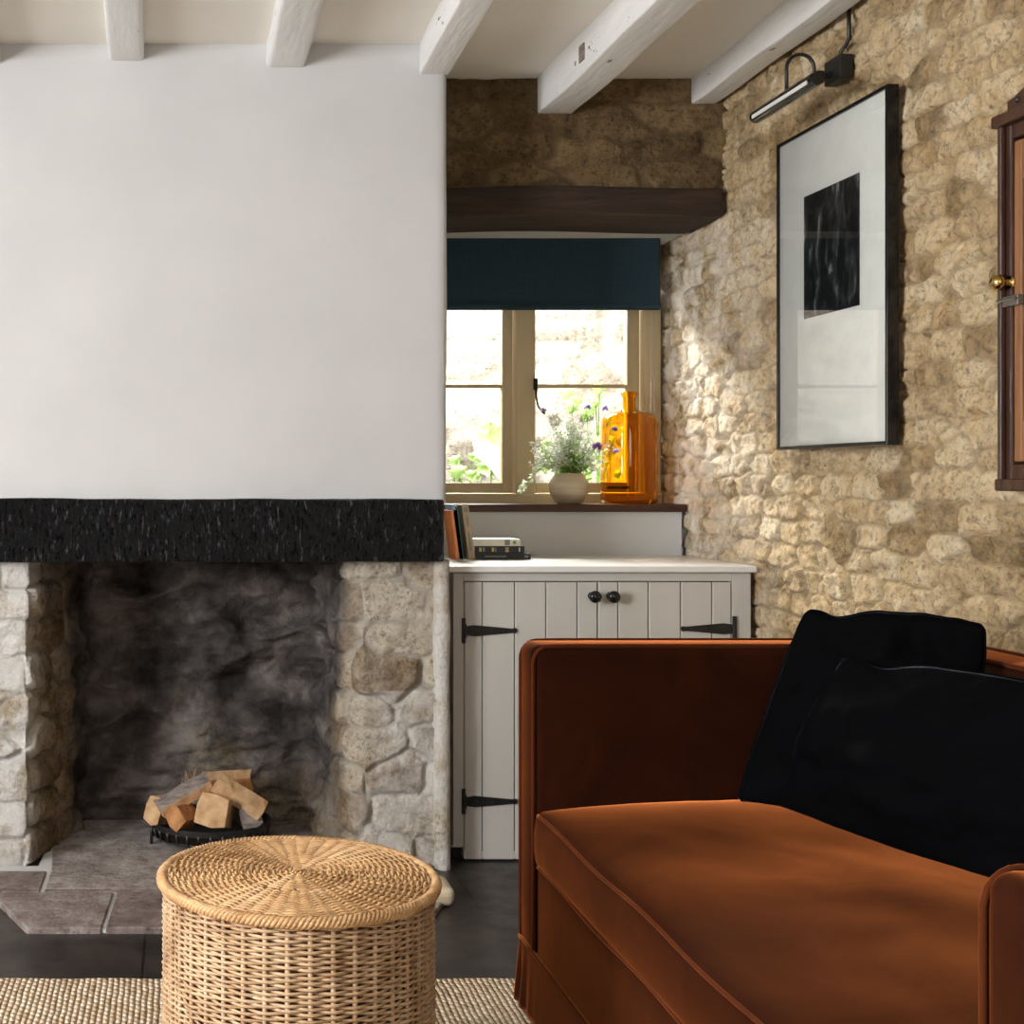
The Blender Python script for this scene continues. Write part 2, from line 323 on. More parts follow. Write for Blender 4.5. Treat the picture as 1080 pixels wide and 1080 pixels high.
class MB:
    def __init__(s): s.v = []; s.f = []; s.mi = []; s.m = 0
    def add(s, vs, fs):
        n = len(s.v); s.v += [tuple(p) for p in vs]; s.f += [tuple(i+n for i in f) for f in fs]; s.mi += [s.m]*len(fs); return s
    def box(s, lo, hi, mtx=None):
        x0, y0, z0 = lo; x1, y1, z1 = hi
        vs = [Vector(p) for p in [(x0, y0, z0), (x1, y0, z0), (x1, y1, z0), (x0, y1, z0), (x0, y0, z1), (x1, y0, z1), (x1, y1, z1), (x0, y1, z1)]]
        if mtx: vs = [mtx @ p for p in vs]
        return s.add(vs, [(0, 3, 2, 1), (4, 5, 6, 7), (0, 1, 5, 4), (1, 2, 6, 5), (2, 3, 7, 6), (3, 0, 4, 7)])
    def prism(s, poly, axis, a, b):
        """polygon (list of 2D) extruded along axis from a to b"""
        def P(p, t):
            q = list(p); q.insert(axis, t); return q
        n = len(poly); vs = [P(p, a) for p in poly]+[P(p, b) for p in poly]
        return s.add(vs, [tuple(range(n))[::-1], tuple(range(n, 2*n))]+[(i, (i+1) % n, n+(i+1) % n, n+i) for i in range(n)])
    def tube(s, pts, r, n=8, closed=False, caps=True):
        pts = [Vector(p) for p in pts]; N = len(pts); rs = r if isinstance(r, (list, tuple)) else [r]*N
        vs = []; up = None
        for i, p in enumerate(pts):
            t = (pts[(i+1) % N]-pts[i-1]) if closed else (pts[min(i+1, N-1)]-pts[max(i-1, 0)])
            t.normalize()
            if up is None: up = t.orthogonal().normalized()
            else:
                up = (up-t*up.dot(t)).normalized()
            w_ = t.cross(up)
            for k in range(n):
                a = 2*PI*k/n; vs.append(p+(up*math.cos(a)+w_*math.sin(a))*rs[i])
        fs = []
        for i in range(N if closed else N-1):
            j = (i+1) % N
            for k in range(n): fs.append((i*n+k, i*n+(k+1) % n, j*n+(k+1) % n, j*n+k))
        if not closed and caps: fs += [tuple(range(n))[::-1], tuple(range((N-1)*n, N*n))]
        return s.add(vs, fs)
    def lathe(s, prof, c, n=32, axis=2, closed=False):
        vs = []
        for r, h in prof:
            for k in range(n):
                a = 2*PI*k/n; p = [r*math.cos(a), r*math.sin(a)]; p.insert(axis, h); vs.append((c[0]+p[0], c[1]+p[1], c[2]+p[2]))
        fs = [(i*n+k, i*n+(k+1) % n, (i+1)*n+(k+1) % n, (i+1)*n+k) for i in range(len(prof)-1) for k in range(n)]
        if closed: fs += [tuple(range(n))[::-1], tuple(range((len(prof)-1)*n, len(prof)*n))]
        return s.add(vs, fs)
    def leaf(s, p, d, L, W, nrm=None, bend=.15):
        d = Vector(d).normalized(); q = Vector(nrm) if nrm else Vector((random.uniform(-1, 1), random.uniform(-1, 1), random.uniform(-.3, 1)))
        sd = d.cross(q)
        if sd.length < 1e-4: sd = d.orthogonal()
        sd.normalize(); n_ = sd.cross(d); p = Vector(p)
        a = p; b = p+d*L*.45-n_*L*bend*.3; c = p+d*L-n_*L*bend
        return s.add([a, b+sd*W/2+n_*W*.12, c, b-sd*W/2+n_*W*.12, b], [(0, 1, 4), (1, 2, 4), (0, 4, 3), (4, 2, 3)])
    def build(s, name, mat, parent=None, **k):
        o = link_mesh(name, s.v, s.f, mat, parent, **k)
        if isinstance(mat, list): o.data.polygons.foreach_set('material_index', s.mi)
        return o
def grid_faces(nu, nv, flip=False):
    i = np.arange(nu-1)[:, None]; j = np.arange(nv-1)[None, :]
    a = (i*nv+j).ravel(); f = np.stack([a, a+nv, a+nv+1, a+1], 1)
    return f[:, ::-1] if flip else f
def strip(name, path, z0, z1, res, hfun, mat, kind='structure', smooth_r=0, parent=None, zend=None, flip=True, **kw):
    """vertical displaced wall along an XY path; room is on the right-hand side of the path direction"""
    P = np.array(path, float); seg = np.hypot(*np.diff(P, axis=0).T); L = np.r_[0, np.cumsum(seg)]
    nu = int(L[-1]/res)+1; nv = int((z1-z0)/res)+1
    u = np.linspace(0, L[-1], nu); X = np.interp(u, L, P[:, 0]); Y = np.interp(u, L, P[:, 1])
    if smooth_r:
        k = int(smooth_r/res); ker = np.hanning(2*k+3)[1:-1]; ker /= ker.sum()
        Xp = np.convolve(np.pad(X, k, 'reflect', reflect_type='odd'), ker, 'valid'); Yp = np.convolve(np.pad(Y, k, 'reflect', reflect_type='odd'), ker, 'valid')
        X, Y = Xp, Yp
    tx = np.gradient(X); ty = np.gradient(Y); l = np.hypot(tx, ty); nx = ty/l; ny = -tx/l
    z = np.linspace(z0, z1, nv); U, Z = np.meshgrid(u, z, indexing='ij')
    XX = X[:, None]+0*Z; YY = Y[:, None]+0*Z
    h, attrs = hfun(U, Z, XX, YY)
    Vv = np.stack([XX+nx[:, None]*h, YY+ny[:, None]*h, Z], -1)
    o = link_mesh(name, Vv, grid_faces(nu, nv, not flip), mat, parent, smooth=True, attrs=attrs, **kw)
    if kind: o['kind'] = kind
    return o
def rbox(lo, hi, r, n=(12, 12, 12), fn=None):
    """rounded box grid; fn(p, unit coords) displaces"""
    lo = np.array(lo, float); hi = np.array(hi, float); vs = {}; V_ = []; Fc = []
    def ax(k):
        a = np.linspace(0, 1, n[k]+1); L = hi[k]-lo[k]; e = min(r/L, .49)
        edge = e*(1-np.cos(np.linspace(0, PI/2, 5)))
        return np.r_[edge[:-1], np.linspace(e, 1-e, n[k]+1), 1-edge[::-1][1:]]
    A = [ax(0), ax(1), ax(2)]; N = [len(a)-1 for a in A]
    def vid(i, j, k):
        if (i, j, k) in vs: return vs[(i, j, k)]
        q = np.array([A[0][i], A[1][j], A[2][k]]); p = lo+q*(hi-lo)
        c = np.clip(p, lo+r, hi-r); d = p-c; l = np.linalg.norm(d)
        if l > 1e-9:
            p = c+d/l*r
        if fn: p = fn(p, q)
        vs[(i, j, k)] = len(V_); V_.append(tuple(p)); return vs[(i, j, k)]
    for a in range(3):
        b, c = (a+1) % 3, (a+2) % 3
        for side in (0, N[a]):
            for i in range(N[b]):
                for j in range(N[c]):
                    def id_(x, y):
                        t = [0, 0, 0]; t[a] = side; t[b] = x; t[c] = y; return vid(*t)
                    f = (id_(i, j), id_(i+1, j), id_(i+1, j+1), id_(i, j+1))
                    Fc.append(f if side else f[::-1])
    return V_, Fc
random.seed(4)
# ================================================================== STRUCTURE
CZ = 2.325; XR = 1.65; XL = -2.75; YB = -2.6; YC = 3.74; YL = 4.05; YS = 4.33; YW = 4.58; XC = .756
# floor
o = MB().box((XL, YB, -.1), (1.8, 4.7, 0)).build('floor', 'floor'); o['kind'] = 'structure'
# ceiling slab
o = MB().box((XL, YB, CZ), (1.85, 4.85, CZ+.12)).build('ceiling', 'ceiling'); o['kind'] = 'structure'
# right wall
def h_right(U, Z, X, Y):
    e, sid, tilt, pro = rubble(U, Z+.5, 21, .135, .062, .010, .011, 7., .7, .26)
    h = -.022+e*(.009+.006*pro)+.009*tilt*e+.014*fbm(U*3, Z*3, 3, 2)+.020*fbm(U*24, Z*40, 4, 4)-.010*sstep(.12, .28, fbm(U*30+5, Z*26, 3, 44))
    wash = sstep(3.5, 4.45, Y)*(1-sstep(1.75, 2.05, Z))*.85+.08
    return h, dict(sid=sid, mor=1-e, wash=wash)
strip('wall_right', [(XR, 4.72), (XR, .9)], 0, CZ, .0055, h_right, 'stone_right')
o = MB().box((XR+.06, .9, 0), (XR+.16, 4.72, CZ)).build('wall_right', 'stone_alcove'); o['kind'] = 'structure'
o = MB().box((XR-.02, YB, 0), (XR+.1, .9, CZ)).build('wall_right', 'plaster'); o['kind'] = 'structure'
# rear wall and left wall with window openings
mb = MB()
for lo, hi in [((XL-.1, YB-.1, 0), (-1.1, YB, CZ)), ((-.1, YB-.1, 0), (1.75, YB, CZ)), ((-1.1, YB-.1, 0), (-.1, YB, .9)), ((-1.1, YB-.1, 2.0), (-.1, YB, CZ))]: mb.box(lo, hi)
o = mb.build('wall_rear', 'stone_alcove'); o['kind'] = 'structure'
mb = MB()
for lo, hi in [((XL-.1, YB, 0), (XL, .25, CZ)), ((XL-.1, 1.45, 0), (XL, 4.85, CZ)), ((XL-.1, .25, 0), (XL, 1.45, .95)), ((XL-.1, .25, 2.05), (XL, 1.45, CZ))]: mb.box(lo, hi)
o = mb.build('wall_left', 'stone_alcove'); o['kind'] = 'structure'
# chimney breast: lumpy plaster face, returning down the side into the window alcove
def h_plast(U, Z, X, Y):
    h = .012*fbm(U*1.6, Z*1.6, 3, 40)+.003*fbm(U*9, Z*9, 3, 41)
    h = h*np.clip((CZ-Z)/.1+.4, 0, 1)
    return h, {}
def edge_z(U): return 1.035+.006*np.sin(U*3.1)+.008*fbm(U*5, U*0, 3, 8)
o = strip('wall_chimney', [(XL, YC), (XC, YC), (XC, 4.75)], 1.03, CZ+.01, .02, h_plast, 'plaster', smooth_r=.03)
o = MB().box((XL, YC+.03, 1.0), (XC-.03, 4.7, 1.1)).build('wall_chimney', 'plaster'); o['kind'] = 'structure'
# side of the breast below mantel level and the far left of it
o = MB().box((XC-.09, YC+.08, 0), (XC-.004, 4.7, 1.05)).build('wall_chimney', 'plaster'); o['kind'] = 'structure'
o = MB().box((XL, YC, 0), (-1.0, 4.7, 1.04)).build('wall_chimney', 'plaster'); o['kind'] = 'structure'
# fireplace stonework: pier, splayed cheek, fireback, cheek, pier
def h_fire(U, Z, X, Y):
    e, sid, tilt, pro = rubble(U, Z+.5, 33, .20, .10, .014, .018, 6., .7, .28)
    inn = sstep(3.86, 4.1, Y-.11*sstep(0, -.2, X))
    h = -.024+e*(.008+.016*pro)+.010*tilt*e+.022*fbm(U*4, Z*4, 3, 5)+.006*ridge(U*8, Z*12, 3, 6)+.018*fbm(U*16, Z*22, 4, 16)
    h2 = -.06+.12*ridge(U*2.6+Z*1.2, Z*5.5-U*1.0, 4, 71)+.05*fbm(U*8, Z*13, 3, 73)+.014*fbm(U*34, Z*40, 3, 72)
    h = h*(1-inn)+h2*inn
    lf = sstep(-.37, -.45, X)*(1-inn)
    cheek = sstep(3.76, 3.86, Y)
    soot_shade = inn*(.72+.30*sstep(.25, .8, Z))+.38*cheek*(1-inn)*(.72+.28*sstep(-.1, .1, X))+.35*sstep(.5, .95, Z)*cheek*sstep(.1, -.1, X)+.50*sstep(.56, .42, X)*(X > 0)*(1-inn)*(.45+.55*sstep(.3, .8, Z))
    soot_shade = soot_shade-.30*sstep(.30, .05, Z)*inn+.40*sstep(.0, -.2, X)*inn+.12*inn  # heavier on the left: shadow inside the opening painted in with the soot
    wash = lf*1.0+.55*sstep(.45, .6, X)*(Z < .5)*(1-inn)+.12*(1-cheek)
    return h, dict(sid=sid*(1-.45*cheek)-.22*cheek*sstep(0, -.1, X), mor=(1-e)*(1-.7*cheek), soot_shade=np.clip(soot_shade, 0, 1.2), wash=wash)  # left cheek stones browned and darkened, its shade put into the colour
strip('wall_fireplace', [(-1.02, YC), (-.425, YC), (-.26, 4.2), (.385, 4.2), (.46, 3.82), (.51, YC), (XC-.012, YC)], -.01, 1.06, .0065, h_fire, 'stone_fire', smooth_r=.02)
# plastered quoin strip at the chimney corner
def h_q(U, Z, X, Y): return .008+.009*fbm(U*20, Z*8, 4, 90)+.003, dict(sid=0*U+.9, mor=0*U, soot_shade=0*U, wash=0*U+.9)
strip('trim_1', [(XC-.030, YC+.03), (XC-.028, YC-.006), (XC-.006, YC-.006), (XC-.006, YC+.1)], 0, .87, .006, h_q, 'stone_fire', smooth_r=.012)
# alcove: stone band over the lintel, soffit and sides
def h_alc(U, Z, X, Y):
    e, sid, tilt, pro = rubble(U, Z+.3, 55, .26, .085, .012, .016)
    return -.02+e*(.005+.007*pro)+.010*ridge(U*7, Z*14, 3, 8)+.012*fbm(U*30, Z*34, 3, 9), dict(sid=sid, mor=1-e, wash=0*U)
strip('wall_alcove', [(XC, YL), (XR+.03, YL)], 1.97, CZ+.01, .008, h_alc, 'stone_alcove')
o = MB().box((XC, YL+.285, 1.905), (XR+.05, 4.75, 1.96)).build('ceiling', 'plaster'); o['kind'] = 'structure'
# wall under the sill
def h_sw(U, Z, X, Y): return .01*fbm(U*3, Z*3, 3, 60)+.002*fbm(U*20, Z*20, 2, 61)-.004, {}
strip('wall_alcove', [(XC-.01, YS+.02), (XR-.005, YS+.02)], 0, 1.0, .015, h_sw, 'plaster')
o = MB().box((XC, YS+.06, 0), (XR+.05, 4.7, .992)).build('wall_alcove', 'plaster'); o['kind'] = 'structure'
# outer wall above the window
o = MB().box((XC, 4.56, 1.96), (1.75, 4.75, CZ)).build('wall_alcove', 'plaster'); o['kind'] = 'structure'
# window
Wd = thing('window_1', (1.2, YW, 1.017), None, None, None, 'structure')
Y0, Y1 = YW-.01, YW+.05
def bx(mb, px0, px1, py0, py1, y0, y1, Yr=YW): return mb.box((PX(px0, Yr), y0, PZ(py1, Yr)), (PX(px1, Yr), y1, PZ(py0, Yr)))
WL = PX(421, YW)
mb = MB()
bx(mb, 676, 694, 240, 533, Y0-.02, Y1+.05); bx(mb, 542, 562, 240, 533, Y0-.02, Y1+.05); bx(mb, 419, 434, 240, 533, Y0-.02, Y1+.05)
bx(mb, 418, 694.6, 520.5, 533, Y0-.026, Y1+.051); bx(mb, 418, 694.6, 236, 252, Y0-.022, Y1+.051)
mb.build('window_frame', 'frame', Wd, bevel=.004)
def casement(l, r, st_l, st_r, y):
    mb = MB()
    bx(mb, l, l+st_l, 250, 520, y, y+.04); bx(mb, r-st_r, r, 250, 520, y, y+.04)
    bx(mb, l+st_l, r-st_r, 509, 519.8, y+.001, y+.039); bx(mb, l+st_l, r-st_r, 250.5, 260, y+.001, y+.039)
    c = mb.build('casement', 'frame', Wd, bevel=.003)
    mb = MB(); bx(mb, l+st_l, r-st_r, 405.2, 409, y+.008, y+.032); mb.build('glazing_bar', 'frame', c, bevel=.002)
    mb = MB(); bx(mb, l+st_l-1, r-st_r+1, 258, 510, y+.018, y+.022); mb.build('glass_pane', 'pane', c)
casement(435, 540.5, 9, 11, Y0+.005); casement(562.5, 674, 2, 13, Y0+.005)
h = MB().tube([(PX(562, YW)+.0, Y0-.03, PZ(403, YW)), (PX(562, YW), Y0-.035, PZ(420, YW)), (PX(563, YW), Y0-.04, PZ(428, YW)), (PX(566, YW), Y0-.045, PZ(434, YW)), (PX(570, YW), Y0-.045, PZ(437, YW))], [.0045, .0035, .003, .0035, .0055], 8)
h.box((PX(560, YW), Y0-.03, PZ(412, YW)), (PX(564, YW), Y0-.005, PZ(400, YW)))
h.build('casement_handle', 'iron', Wd, smooth=True)
mb = MB(); bx(mb, 636, 660, 513, 516, Y0-.03, Y0-.012); mb.build('casement_stay', 'iron', Wd)
# sill board
o = MB().box((XC+.0, YS, .992), (XR+.005, YW-.03, 1.017)).build('window_sill', 'sill', bevel=.004); tag(o, 'dark brown varnished wooden sill board under the window', 'window sill')
# ================================================================== BEAMS
beams = [(-.62, -.52, 2.265, YC, 'white painted ceiling beam at the far left edge, only its end corner in view'),
         (PX(120, YC), PX(157, YC), 2.272, YC, 'white painted ceiling beam with dark chips, leftmost of those in full view'),
         (PX(278, YC), PX(319, YC), 2.254, YC, 'white painted ceiling beam with chamfered edges meeting the white chimney wall at its middle'),
         (PX(443, YC), PX(475, YC), 2.240, YC, 'white painted ceiling beam ending at the right corner of the chimney wall'),
         (PX(572, YL), PX(609, YL), PZ(118, YL), YL, 'white painted ceiling beam with a dark scar ending above the middle of the dark lintel'),
         (PX(727, YL), PX(765, YL), PZ(107, YL), YL, 'white painted ceiling beam running along the rubble stone wall')]
for i, (x0, x1, zb, ye, lab) in enumerate(beams):
    R = random.Random(i)
    def fn(p, q, R=R, i=i, zb=zb):
        p = np.array(p); s = i*3.7
        p[0] += .010*math.sin(p[1]*2.1+s)*q[2]**0+.004*math.sin(p[1]*7+s)
        p[2] += (.007*math.sin(p[1]*1.7+s*2)+.004*math.sin(p[1]*9+s))*(1-q[2])
        return p
    x1m = min(x1, XR-.02) if i == 5 else x1
    v, f = rbox((x0, .2, zb), (x1m, ye+.015, CZ+.02), .014 if i in (1, 2) else .006, (3, 60, 2), fn)
    o = link_mesh('ceiling_beam', v, f, 'beam', smooth=True); tag(o, lab, 'ceiling beam')
    if i == 4:
        px = x0-.001
        MB().box((x0-.006, 3.62, 2.245), (x0+.004, 3.66, 2.29)).box((x0-.006, 3.69, 2.25), (x0+.004, 3.70, 2.262)).build('chipped_patch', 'bark', o)
# mantel beam
def fm(p, q):
    p = np.array(p); a = fbm(np.array(p[0]*14+p[2]*9), np.array(p[2]*16), 3, 3)
    b = fbm(np.array(p[0]*55+p[2]*40), np.array(p[2]*14), 2, 12)
    p[1] -= float(.014*a+.007*b)*(1-q[1]); p[2] += float(.010*fbm(np.array(p[0]*4), np.array(p[1]*3), 3, 14))*(1.6*q[2]-.5)
    return p
v, f = rbox((-1.1, YC-.055, PZ(593, YC-.05)), (PX(468.5, YC-.05), YC+.12, PZ(526, YC-.05)), .008, (240, 6, 26), fm)
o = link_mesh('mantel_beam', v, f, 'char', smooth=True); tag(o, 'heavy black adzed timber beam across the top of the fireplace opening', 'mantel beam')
# closes the throat of the chimney behind the mantel
o = MB().box((-.9, YC+.1, .92), (.66, 4.5, .96)).build('trim_2', 'char'); o['kind'] = 'structure'
# lintel timber
def fl(p, q):
    p = np.array(p); a = float(fbm(np.array(p[0]*3), np.array(p[2]*24), 3, 33)); p[1] -= .01*a; p[2] += .008*math.sin(p[0]*7)*q[2]**0*.6
    return p
v, f = rbox((XC-.02, YL-.022, PZ(227, YL-.02)), (XR-.003, YL+.27, PZ(197, YL-.02)), .006, (60, 3, 10), fl)
o = link_mesh('window_lintel', v, f, 'lintel', smooth=True); tag(o, 'dark aged oak lintel spanning the alcove above the blue blind', 'lintel')
# ================================================================== HEARTH
H = thing('hearth', (.15, 3.5, 0), 'worn grey and russet stone slab hearth with chamfered corners in front of the fireplace', 'hearth')
def slab(poly, z, seed):
    P = [Vector((a, b)) for a, b in poly]; xs = [p.x for p in P]; ys = [p.y for p in P]
    mb = MB(); mb.prism([(p.x, p.y) for p in P], 2, -.005, z)
    bm = bmesh.new(); vs = [bm.verts.new(v) for v in mb.v]
    for f in mb.f: bm.faces.new([vs[i] for i in f])
    bmesh.ops.recalc_face_normals(bm, faces=bm.faces); me = bpy.data.meshes.new('slab'); bm.to_mesh(me); bm.free(); me.materials.append(M_['slab'])
    off = woff(H); me.transform(Matrix.Translation(-off))
    for k, val in (('sid', seed), ('mor', 0.)):
        at = me.attributes.new(k, 'FLOAT', 'POINT'); at.data.foreach_set('value', [val]*len(me.vertices))
    o = bpy.data.objects.new('slab', me); COL.objects.link(o); o.parent = H
    b = o.modifiers.new('b', 'BEVEL'); b.width = .004; b.segments = 2
def yy(py): return F*EYE/(py-VY)
g = .005; f0 = yy(985)
slab([(-.371, f0), (-.19, f0), (-.175, yy(947)), (-.50, yy(947)), (-.46, yy(958))], .016, .35)
slab([(-.19+2*g, f0), (.14, f0), (.14, yy(947)), (-.175+2*g, yy(947))], .017, .15)
slab([(.14+2*g, f0), (.585, f0), (.68, yy(955)), (.68, yy(947)), (.14+2*g, yy(947))], .015, .5)
slab([(-.60, yy(947)+g), (-.37, yy(947)+g), (-.37, yy(924)), (-.62, yy(924))], .015, .2)
slab([(-.37+2*g, yy(942)), (.10, yy(942)), (.10, 4.24), (-.40, 4.24), (-.37+2*g, 3.7)], .012, .62)
slab([(-.37+2*g, yy(947)+g), (.10, yy(947)+g), (.10, yy(942)-g), (-.37+2*g, yy(942)-g)], .014, .3)
slab([(.10+2*g, yy(947)+g), (.70, yy(947)+g), (.71, YC+.02), (.50, YC+.02), (.42, 4.24), (.10+2*g, 4.24)], .013, .45)
MB().prism([(-.365, f0+.006), (.58, f0+.006), (.70, yy(945)), (.70, YC), (.45, 4.24), (-.38, 4.24), (-.40, YC), (-.60, YC), (-.60, yy(944)), (-.45, yy(955))], 2, -.004, .009).build('mortar_bed', 'plaster', H)
v, f = rbox((PX(440, 3.45), 3.40, .0), (PX(472, 3.45)+.012, 3.53, .05), .02, (4, 4, 3))
o = link_mesh('loose_stone', v, f, 'ceramic', smooth=True); tag(o, 'small tan stone on the hearth corner half hidden behind the wicker basket', 'stone')
# ================================================================== RUG
v, f = rbox((-1.7, .35, .0), (1.25, yy(1037), .012), .005, (60, 40, 1), lambda p, q: np.array([p[0]+(.004*math.sin(p[1]*19) if q[0] in (0, 1) else 0), p[1]+(.003*math.sin(p[0]*31) if q[1] > .99 else 0), p[2]]))
o = link_mesh('jute_rug', v, f, 'jute', smooth=True); tag(o, 'coarse woven natural jute rug under the basket and sofa', 'rug')
# ================================================================== WICKER BASKET
BX, BY, BZ = PX(314, 2.19), 2.19, .45
Bk = thing('wicker_basket', (BX, BY, .013), 'round natural wicker drum basket with a flat woven lid on the jute rug', 'basket')
def ring_mesh(rings, N, n=5):
    """rings: list of (radius fn, z fn, tube radius, segs)"""
    Vs = []; Fs = []; base_ = 0
    for rf, zf, tr, segs in rings:
        th = np.linspace(0, 2*PI, segs, endpoint=False); r = rf(th); z = zf(th)
        c = np.stack([BX+r*np.cos(th), BY+r*np.sin(th), z], 1)
        er = np.stack([np.cos(th), np.sin(th), 0*th], 1)
        for k in range(n):
            a = 2*PI*k/n+.3; Vs.append(c+er*(tr*math.cos(a))+np.array([0, 0, tr*math.sin(a)*.9]))
        i = np.arange(segs); j = (i+1) % segs
        for k in range(n):
            k2 = (k+1) % n; Fs.append(np.stack([base_+k*segs+i, base_+k*segs+j, base_+k2*segs+j, base_+k2*segs+i], 1))
        base_ += n*segs
    return np.concatenate(Vs), np.concatenate(Fs)[:, ::-1]
NST = 40; rb = .2175; rings = []; rr = np.random.RandomState(3)
nr = 88
for j in range(nr):
    z0 = .02+j*(BZ-.035)/nr; ph = j*PI; dz = rr.uniform(-.0006, .0006); da = rr.uniform(.8, 1.2)
    rings.append((lambda t, ph=ph, da=da: rb+.0042*da*np.cos(NST/2*t+ph), lambda t, z0=z0, dz=dz, s=rr.rand()*6: z0+dz+.0009*np.sin(5*t+s), .0028, 200))
v, f = ring_mesh(rings, NST); link_mesh('woven_side', v, f, 'wicker', Bk, smooth=True)
mb = MB()
for i in range(NST):
    a = 2*PI*i/NST; mb.tube([(BX+rb*math.cos(a), BY+rb*math.sin(a), .015), (BX+rb*math.cos(a), BY+rb*math.sin(a), BZ-.015)], .0042, 6)
mb.build('stakes', 'wicker', Bk, smooth=True)
MB().lathe([(0, .014), (rb-.008, .014), (rb-.008, BZ-.012), (0, BZ-.012)], (BX, BY, 0), 64).build('lining', 'wicker_dark', Bk)
Ld = None
rings = []; RL = .220; NL = 48
nr = 40
for j in range(nr):
    r0 = .008+j*(RL-.010)/nr; n_ = 12 if r0 < .045 else (24 if r0 < .10 else 48); zt = BZ-.004+.004*math.cos(r0/RL*PI/2)
    rings.append((lambda t, r0=r0, s=rr.rand()*6: r0+.0006*np.sin(4*t+s), lambda t, n_=n_, j=j, zt=zt: zt+.0024*np.cos(n_/2*t+j*PI), .0026, max(48, n_*5)))
v, f = ring_mesh(rings, NL); lid = link_mesh('lid', v, f, 'wicker_lid', Bk, smooth=True)
mb = MB()
for i in range(48):
    a = 2*PI*(i+.0)/48; r0 = .012 if i % 4 == 0 else (.04 if i % 2 == 0 else .09)
    mb.tube([(BX+r0*math.cos(a), BY+r0*math.sin(a), BZ-.001), (BX+RL*math.cos(a), BY+RL*math.sin(a), BZ-.005)], .0034, 6)
mb.build('lid_spokes', 'wicker_lid', lid, smooth=True)
MB().lathe([(0, BZ-.009), (RL-.002, BZ-.011), (RL-.002, BZ-.03), (0, BZ-.03)], (BX, BY, 0), 64).build('lid_underside', 'wicker_dark', lid)
MB().box((-.007, -.005, 0), (.007, .005, .006), Matrix.Translation((BX, BY, BZ+.003))).build('lid_knot', 'wicker_lid', lid, bevel=.002)
mb = MB()
for k in range(4):
    pts = []
    for i in range(400):
        t = 2*PI*i/400; a = t*46+k*PI/2; pts.append((BX+(RL+.004+.0058*math.cos(a))*math.cos(t), BY+(RL+.004+.0058*math.cos(a))*math.sin(t), BZ-.008+.0062*math.sin(a)))
    mb.tube(pts, .0042, 5, closed=True)
mb.build('rim_braid', 'wicker_lid', lid, smooth=True)
MB().lathe([(RL-.004, BZ-.006), (RL+.006, BZ-.008), (RL+.004, BZ-.016), (RL-.004, BZ-.016)], (BX, BY, 0), 64).build('rim_core', 'wicker', lid)
# ================================================================== SOFA
XF, YO, YI, ZT = .71, 2.78, 2.675, .764
YN2, YN1 = 1.18, 1.075
So = thing('sofa', (1.15, 1.93, .0), 'rust orange velvet sofa with square arms, piped edges and a single seat cushion', 'sofa')
def arm(y0, y1, zt=ZT):
    v, f = rbox((XF, y0, .135), (1.605, y1, zt), .022, (14, 2, 10), lambda p, q: np.array([p[0], p[1]+.004*math.sin(q[0]*PI)*(q[1]-.5)*2, p[2]]))
    a = link_mesh('arm', v, f, 'velvet', So, smooth=True)
    for y in (y0+.004, y1-.004):
        pts = [(XF+.002, y, .14)]+[(XF+.002, y, z) for z in np.linspace(.2, zt-.035, 6)]
        pts += [(XF+.003+.032*(1-math.cos(t)), y, zt-.035+.033*math.sin(t)) for t in np.linspace(.2, PI/2, 6)]+[(x, y, zt-.001) for x in np.linspace(XF+.08, 1.58, 10)]
        MB().tube(pts, .0042, 8).build('piping', 'piping', a, smooth=True)
arm(YI, YO); arm(YN1, YN2, .757)
v, f = rbox((1.495, YN2-.02, .135), (1.61, YI+.02, ZT), .022, (3, 24, 10)); bk = link_mesh('backrest', v, f, 'velvet', So, smooth=True)
for x in (1.499, 1.606): MB().tube([(x, y, ZT-.001) for y in np.linspace(YN1+.04, YI+.03, 20)], .0042, 8).build('piping', 'piping', bk, smooth=True)
v, f = rbox((XF+.012, YN1+.03, .13), (1.55, YO-.03, .322), .012, (8, 10, 4)); link_mesh('seat_base', v, f, 'velvet', So, smooth=True)
c0 = np.array([XF+.004, YN2+.004, .318]); c1 = np.array([1.49, YI-.003, .430])
def crown(p, q):
    x = (p[0]-c0[0])/(c1[0]-c0[0]); y = (p[1]-c0[1])/(c1[1]-c0[1]); x = min(max(x, 0), 1); y = min(max(y, 0), 1)
    k = (math.sin(PI*x)**.65)*(1-abs(2*y-1)**10*.35)
    w_ = float(fbm(np.array(p[0]*5), np.array(p[1]*4), 3, 77))*.014*k
    zt = (p[2]-c0[2])/(c1[2]-c0[2])
    return np.array([p[0]-.006*math.sin(PI*max(min(zt, 1), 0))*(1-min(1, x*8)), p[1], p[2]+max(zt, 0)*(.038*k+w_)+(.003*math.sin(p[1]*13) if zt > .5 else 0)])
v, f = rbox(c0, c1, .016, (30, 46, 6), crown); cu = link_mesh('seat_cushion', v, f, 'velvet', So, smooth=True)
def seam(z, xo):
    pts = [(1.3, c1[1]-.004, z)]+[(x, c1[1]-.005, z) for x in np.linspace(1.2, c0[0]+.04, 8)]
    pts = [(c0[0]+xo+.0, c1[1]-.012, z)]+[(c0[0]+xo, y, z+.003*math.sin(y*13)) for y in np.linspace(c1[1]-.03, c0[1]+.02, 40)]
    return pts
MB().tube(seam(.4245, .003), .0036, 8).build('piping', 'piping', cu, smooth=True)
MB().tube(seam(.322, .003), .0036, 8).build('piping', 'piping', cu, smooth=True)
